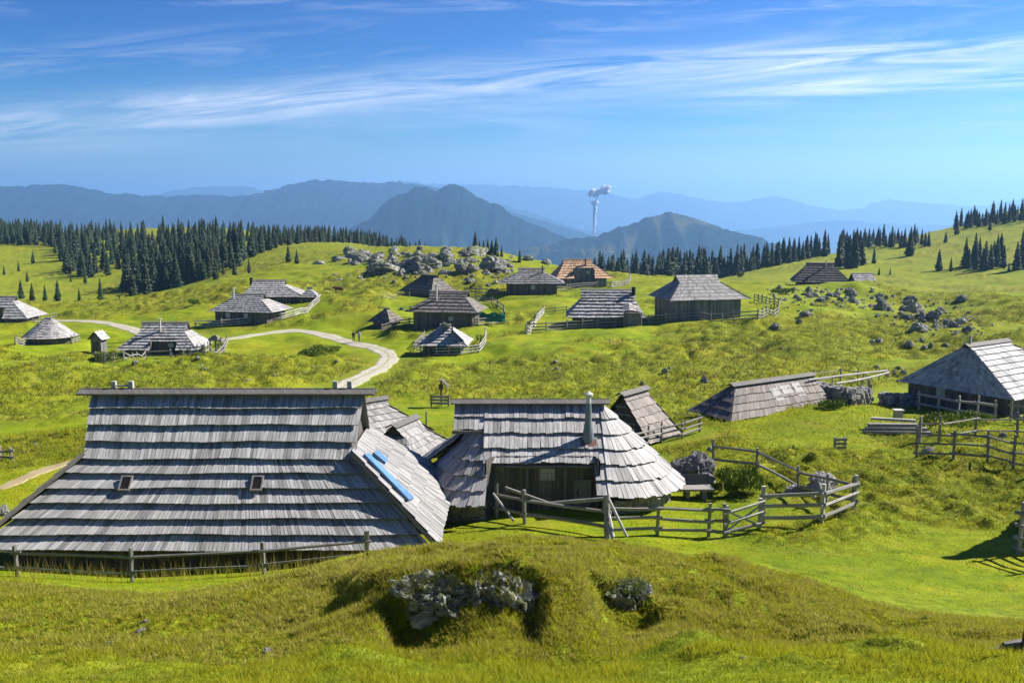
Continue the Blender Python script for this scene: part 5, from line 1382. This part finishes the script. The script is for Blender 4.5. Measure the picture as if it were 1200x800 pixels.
grass('short_grass', x, y, rng.uniform(.02, .065, len(x))*(1+1.0*(dns > .56)), .004+.003*rng.random(len(x)), .6, GRN, YEL, 'short yellow green grass of the foreground slope')
def tufts(n, y0, y1, per, thr, pw, um=.6, clr=(GRN, YEL), h=(.1, .22), r=.08, name='tussock_grass', label='', fn=hummock, seedk=0):
    x, y = scatter(n, y0, y1, pw, um)
    k = fn(x, y) > thr+.3*rng.random(len(x)); x, y = x[k], y[k]
    m = pathdist(x, y) > 2.5 if y1 > 80 else np.ones(len(x), bool)
    for (fx, fy, fr) in FLAT: m &= np.hypot(x-fx, y-fy) > fr*.8
    x, y = x[m], y[m]
    sc = np.clip(y/30, .55, 2.6)
    X = np.repeat(x, per)+rng.normal(0, 1, len(x)*per)*np.repeat(r*sc, per); Y = np.repeat(y, per)+rng.normal(0, 1, len(x)*per)*np.repeat(r*sc, per)
    S = np.repeat(sc, per)
    grass(name, X, Y, rng.uniform(h[0], h[1], len(X))*S, .014*S, .8, clr[0], clr[1], label)
tufts(20000, 12.5, 19.5, 16, .15, 1, clr=(YEL, DRY), h=(.06, .17), r=.05, label='long dry tussock grass on the near mound')
tufts(7000, 12.5, 19.5, 14, .15, 1, clr=(DK, DRY*.4), h=(.04, .11), r=.05, name='dark_tussock', label='dark heathery tussocks on the near mound')
tufts(30000, 21, 62, 7, -1, 1, clr=(GRN, YEL), h=(.025, .06), r=.16, name='pasture_grass', label='close cropped pasture grass around the near huts')
tufts(3000, 27, 62, 14, .35, 1, clr=(DK, DRY*.5), h=(.06, .16), r=.10, name='heath_tussock', label='dark heathery tussocks around the near huts')
tufts(9000, 60, 240, 9, .42, .8, clr=(DK, DRY*.45), h=(.09, .2), r=.13, name='far_heath_tussock', label='dark heathery tussocks on the hummocky slopes')
tufts(16000, 27, 60, 10, .35, 1, clr=(GRN, YEL), h=(.05, .13), r=.12, name='meadow_tussock', label='low green tussocks on the meadow around the huts')
tufts(26000, 60, 240, 8, .35, .8, clr=(GRN*.8, YEL), h=(.08, .16), r=.12, name='far_tussock', label='low tussocks on the hummocky slopes beyond')
# grass growing on and over the mossy rock faces
gp = []
for o_ in [o for o in bpy.data.objects if o.name.startswith('mossy_rock')]:
    nv = len(o_.data.vertices); v = np.empty(nv*3, np.float32); o_.data.vertices.foreach_get('co', v); v = v.reshape(-1, 3)
    mw = np.array(Matrix.Translation(o_.location)@o_.rotation_euler.to_matrix().to_4x4()); v = v@mw[:3, :3].T+mw[:3, 3]
    k = (fbm(v[:, 0]*2.6+3, v[:, 2]*2.6, 3) > .60) | (v[:, 2] > np.quantile(v[:, 2], .80)); v = v[k & (v[:, 1] < o_.location[1]+.2)]
    gp.append(v)
gp = np.concatenate(gp); gp = gp[rng.random(len(gp)) < .42]; gp = np.repeat(gp, 2, 0)+rng.normal(0, .02, (len(gp)*2, 3))
grass('rock_grass', gp[:, 0], gp[:, 1], rng.uniform(.05, .13, len(gp)), .006, .8, DK*1.5, YEL*.7, 'grass and moss growing over the mossy rock faces', z=gp[:, 2]-.05)
# tall seed stalks against the eave of the largest hut and on the mound top
x = rng.uniform(-15, -1, 900); y = rng.uniform(27.6, 29.6, 900)
grass('dry_stalks', x, y, rng.uniform(.25, .75, 900), .007, .25, YEL, DRY, 'tall dry stalks below the eaves of the largest hut')

# ================================================================== PEOPLE AND COW
def skin_obj(name, verts, edges, radii, mat, parent, root=0, sub=1):
    me = bpy.data.meshes.new(name); me.from_pydata(verts, edges, []); o = bpy.data.objects.new(name, me); COL.objects.link(o)
    md = o.modifiers.new('s', 'SKIN'); me.skin_vertices.new() if not me.skin_vertices else None
    sv = me.skin_vertices[0].data
    for i, r in enumerate(radii): sv[i].radius = (r, r) if not isinstance(r, tuple) else r
    sv[root].use_root = True
    sb = o.modifiers.new('u', 'SUBSURF'); sb.levels = sub; sb.render_levels = sub
    dg = bpy.context.evaluated_depsgraph_get(); dg.update(); ev = o.evaluated_get(dg); m2 = bpy.data.meshes.new_from_object(ev)
    bpy.data.objects.remove(o); m2.name = name
    m2.materials.clear()
    for m_ in (mat if isinstance(mat, list) else [mat]): m2.materials.append(m_)
    m2.polygons.foreach_set('use_smooth', [True]*len(m2.polygons))
    o = bpy.data.objects.new(name, m2); COL.objects.link(o); o.parent = parent; return o
def person(px, py, label, rot, top, trouser, Y=None):
    g = ground(px, py); r = empty('person', g, rot, label, 'person', None)
    V = [(0,0,.95),(0,0,1.15),(0,0,1.38),(0,0,1.5),(0,-.01,1.6),(0,-.01,1.70),(.18,0,1.40),(.24,.02,1.12),(.22,-.12,.90),(-.18,0,1.40),(-.24,.02,1.12),(-.22,-.10,.90),(.09,0,.92),(.11,-.12,.50),(.11,-.02,.08),(.11,-.14,.03),(-.09,0,.92),(-.11,.08,.50),(-.11,.24,.10),(-.11,.12,.04)]
    E = [(0,1),(1,2),(2,3),(3,4),(4,5),(2,6),(6,7),(7,8),(2,9),(9,10),(10,11),(0,12),(12,13),(13,14),(14,15),(0,16),(16,17),(17,18),(18,19)]
    Rd = [.15,.15,.17,.06,.09,.08,.07,.05,.035,.07,.05,.035,.09,.065,.045,.04,.09,.065,.045,.04]
    o = skin_obj('body', V, E, Rd, [M['skin'], M[top], M[trouser]], r, 0, 2)
    for p_ in o.data.polygons:
        z = p_.center.z; p_.material_index = 0 if z > 1.46 or (abs(p_.center.x) > .19 and z < 1.0 and z > .8) else (1 if z > .98 else 2)
    hm = sphere_mesh('hair', 2, lambda c: (c.x*.105, c.y*.12+.02, c.z*.09+1.72), M['hair']); h = bpy.data.objects.new('hair', hm); COL.objects.link(h); h.parent = r
    bm_ = sphere_mesh('backpack', 3, lambda c: (max(-.8, min(.8, c.x))*.2, max(-.8, min(.8, c.y))*.14+.2, max(-.85, min(.85, c.z))*.28+1.24), M['cloth_blue']); h = bpy.data.objects.new('backpack', bm_); COL.objects.link(h); h.parent = r
    return r
person(414.5, 401, 'hiker in dark clothes walking on the gravel path, left one of the two', R(10), 'cloth_dark', 'cloth_dark')
person(421, 401, 'hiker in pale clothes walking on the gravel path, right one of the two', R(-15), 'cloth_pale', 'cloth_blue')
g = ground(397, 344); cw = empty('cow', g, R(10), 'brown cow standing on the slope left of the dark blue hut', 'cow')
V = [(0,0,1.05),(-.55,0,1.1),(-.85,0,1.2),(-1.1,0,1.35),(-1.4,0,1.2),(.55,0,1.08),(.8,0,1.12),(.88,0,.6),
     (-.55,.18,.75),(-.55,.2,.4),(-.55,.2,.03),(-.55,-.18,.75),(-.5,-.2,.4),(-.6,-.2,.03),(.6,.18,.75),(.72,.2,.42),(.62,.2,.03),(.6,-.18,.75),(.7,-.2,.42),(.66,-.2,.03)]
E = [(0,1),(1,2),(2,3),(3,4),(0,5),(5,6),(6,7),(1,8),(8,9),(9,10),(1,11),(11,12),(12,13),(5,14),(14,15),(15,16),(5,17),(17,18),(18,19)]
Rd = [.36,.35,.24,.17,.11,.34,.2,.03,.13,.08,.06,.13,.08,.06,.15,.08,.06,.15,.08,.06]
skin_obj('body', V, E, Rd, M['cow'], cw, 0, 2)
for s in (-1, 1):
    e = MB(); e.beam((-1.12, s*.1, 1.5), (-1.18, s*.26, 1.62), .05, .05, 1); e.build('horn', M['capmetal'], cw)

# ================================================================== SKY, SUN, AIR
SUN_AZ, SUN_EL = 21, 39      # measured from +x towards +y (away from the camera)
w = bpy.data.worlds.new('World'); scene.world = w; w.use_nodes = True; nt = w.node_tree; nt.nodes.clear()
out = nt.nodes.new('ShaderNodeOutputWorld'); bg = nt.nodes.new('ShaderNodeBackground'); nt.links.new(bg.outputs[0], out.inputs[0])
sky = nt.nodes.new('ShaderNodeTexSky'); sky.sky_type = 'NISHITA'; sky.sun_disc = False; sky.sun_elevation = R(SUN_EL); sky.sun_rotation = R(90-SUN_AZ)
sky.altitude = 1600; sky.air_density = 1.25; sky.dust_density = .3; sky.ozone_density = 6.0
bg.inputs[1].default_value = .052
tc = nt.nodes.new('ShaderNodeTexCoord'); sx = nt.nodes.new('ShaderNodeSeparateXYZ'); nt.links.new(tc.outputs['Generated'], sx.inputs[0])
yy = mathn(nt, 'MAXIMUM', sx.outputs[1], .05)
az = mathn(nt, 'DIVIDE', sx.outputs[0], yy); el = mathn(nt, 'DIVIDE', sx.outputs[2], yy)
def cvec(sxx, szz, tilt, o):
    v = nt.nodes.new('ShaderNodeCombineXYZ')
    nt.links.new(mathn(nt, 'MULTIPLY', az, sxx), v.inputs[0])
    e2 = mathn(nt, 'SUBTRACT', el, mathn(nt, 'MULTIPLY', az, tilt)); nt.links.new(mathn(nt, 'MULTIPLY', e2, szz), v.inputs[1]); v.inputs[2].default_value = o
    return v.outputs[0], e2
def band(center, width, tilt, sxx, szz, o, lo, hi, amp, curve=0.0):
    v, e2 = cvec(sxx, szz, tilt, o)
    n = noise(nt, v, 1.0, 9, .68, .9)
    if curve: e2 = mathn(nt, 'ADD', e2, mathn(nt, 'MULTIPLY', mathn(nt, 'MULTIPLY', az, az), curve))
    d = mathn(nt, 'DIVIDE', mathn(nt, 'SUBTRACT', e2, center), width)
    g = mathn(nt, 'POWER', 2.718, mathn(nt, 'MULTIPLY', mathn(nt, 'MULTIPLY', d, d), -1.0))
    s = mathn(nt, 'MULTIPLY', mathn(nt, 'SUBTRACT', n, lo), 1/(hi-lo), True)
    return mathn(nt, 'MULTIPLY', mathn(nt, 'MULTIPLY', s, g), amp)
b1 = band(.119, .019, .078, 5.0, 62, 1.3, .38, .68, .95, .034)
b1 = mathn(nt, 'MAXIMUM', b1, band(.108, .022, .078, 3.0, 34, 31.3, .42, .76, .6, .034))
b2 = band(.075, .030, .01, 2.2, 36, 4.7, .40, .75, .38)
b3 = band(.165, .022, .06, 4.0, 45, 8.1, .50, .74, .3)
b4 = band(.20, .02, -.01, 4.5, 50, 12.4, .50, .72, .4)
b5 = band(.098, .012, .05, 3.2, 60, 17.2, .38, .62, .95)
b5 = mathn(nt, 'MULTIPLY', b5, mathn(nt, 'MULTIPLY', mathn(nt, 'SUBTRACT', az, .12), 5.0, True))
b6 = band(.006, .034, 0, 1.2, 10, 22.0, .0, .5, .85)
b6 = mathn(nt, 'MULTIPLY', b6, mathn(nt, 'ADD', mathn(nt, 'MULTIPLY', az, 1.1), .42, True))
b2 = mathn(nt, 'MAXIMUM', b2, b6)
tot = mathn(nt, 'ADD', mathn(nt, 'ADD', b1, b2), mathn(nt, 'ADD', mathn(nt, 'ADD', b3, b4), b5), True)
hs = nt.nodes.new('ShaderNodeHueSaturation'); hs.inputs['Saturation'].default_value = 1.55; nt.links.new(sky.outputs[0], hs.inputs['Color'])
gm = nt.nodes.new('ShaderNodeGamma'); gm.inputs[1].default_value = 1.6
nt.links.new(mixc(nt, 1.0, hs.outputs[0], (1/6, 1/6, 1/6), 'MULTIPLY'), gm.inputs[0])
skc = mixc(nt, 1.0, gm.outputs[0], (5, 5, 5), 'MULTIPLY')
cl = mixc(nt, tot, skc, (9.6, 9.8, 10.6))
nt.links.new(cl, bg.inputs[0])
sd = bpy.data.lights.new('sun', 'SUN'); sd.energy = 5.0; sd.angle = R(.5); sd.color = (1, .95, .86)
so = bpy.data.objects.new('sun', sd); COL.objects.link(so)
dv = Vector((math.cos(R(SUN_EL))*math.cos(R(SUN_AZ)), math.cos(R(SUN_EL))*math.sin(R(SUN_AZ)), math.sin(R(SUN_EL))))
so.rotation_euler = dv.to_track_quat('Z', 'Y').to_euler()

hm = bpy.data.meshes.new('haze'); X0, X1, Y0, Y1, Z0, Z1 = -160000, 160000, -400, 100000, -1000, 560
Vh = [(x, y, z) for z in (Z0, Z1) for x, y in ((X0, Y0), (X1, Y0), (X1, Y1), (X0, Y1))]
hm.from_pydata(Vh, [], [(3,2,1,0),(4,5,6,7),(0,1,5,4),(1,2,6,5),(2,3,7,6),(3,0,4,7)])
mh = bpy.data.materials.new('haze_air'); mh.use_nodes = True; nh = mh.node_tree; nh.nodes.clear()
oh = nh.nodes.new('ShaderNodeOutputMaterial'); pv = nh.nodes.new('ShaderNodeVolumePrincipled'); nh.links.new(pv.outputs[0], oh.inputs['Volume'])
pv.inputs['Color'].default_value = (.32, .60, 1, 1); pv.inputs['Density'].default_value = .00012; pv.inputs['Anisotropy'].default_value = .4
hm.materials.append(mh); ho = bpy.data.objects.new('haze', hm); COL.objects.link(ho); tag(ho, None, None, None, 'stuff')

# ================================================================== render settings
scene.render.engine = 'CYCLES'; c = scene.cycles
c.max_bounces = 5; c.diffuse_bounces = 2; c.glossy_bounces = 2; c.volume_bounces = 1; c.transmission_bounces = 2; c.transparent_max_bounces = 4
c.use_denoising = True; c.use_adaptive_sampling = True
scene.view_settings.view_transform = 'Standard'; scene.view_settings.look = 'None'; scene.view_settings.gamma = 1; scene.view_settings.exposure = 1.2
scene.view_settings.use_curve_mapping = False
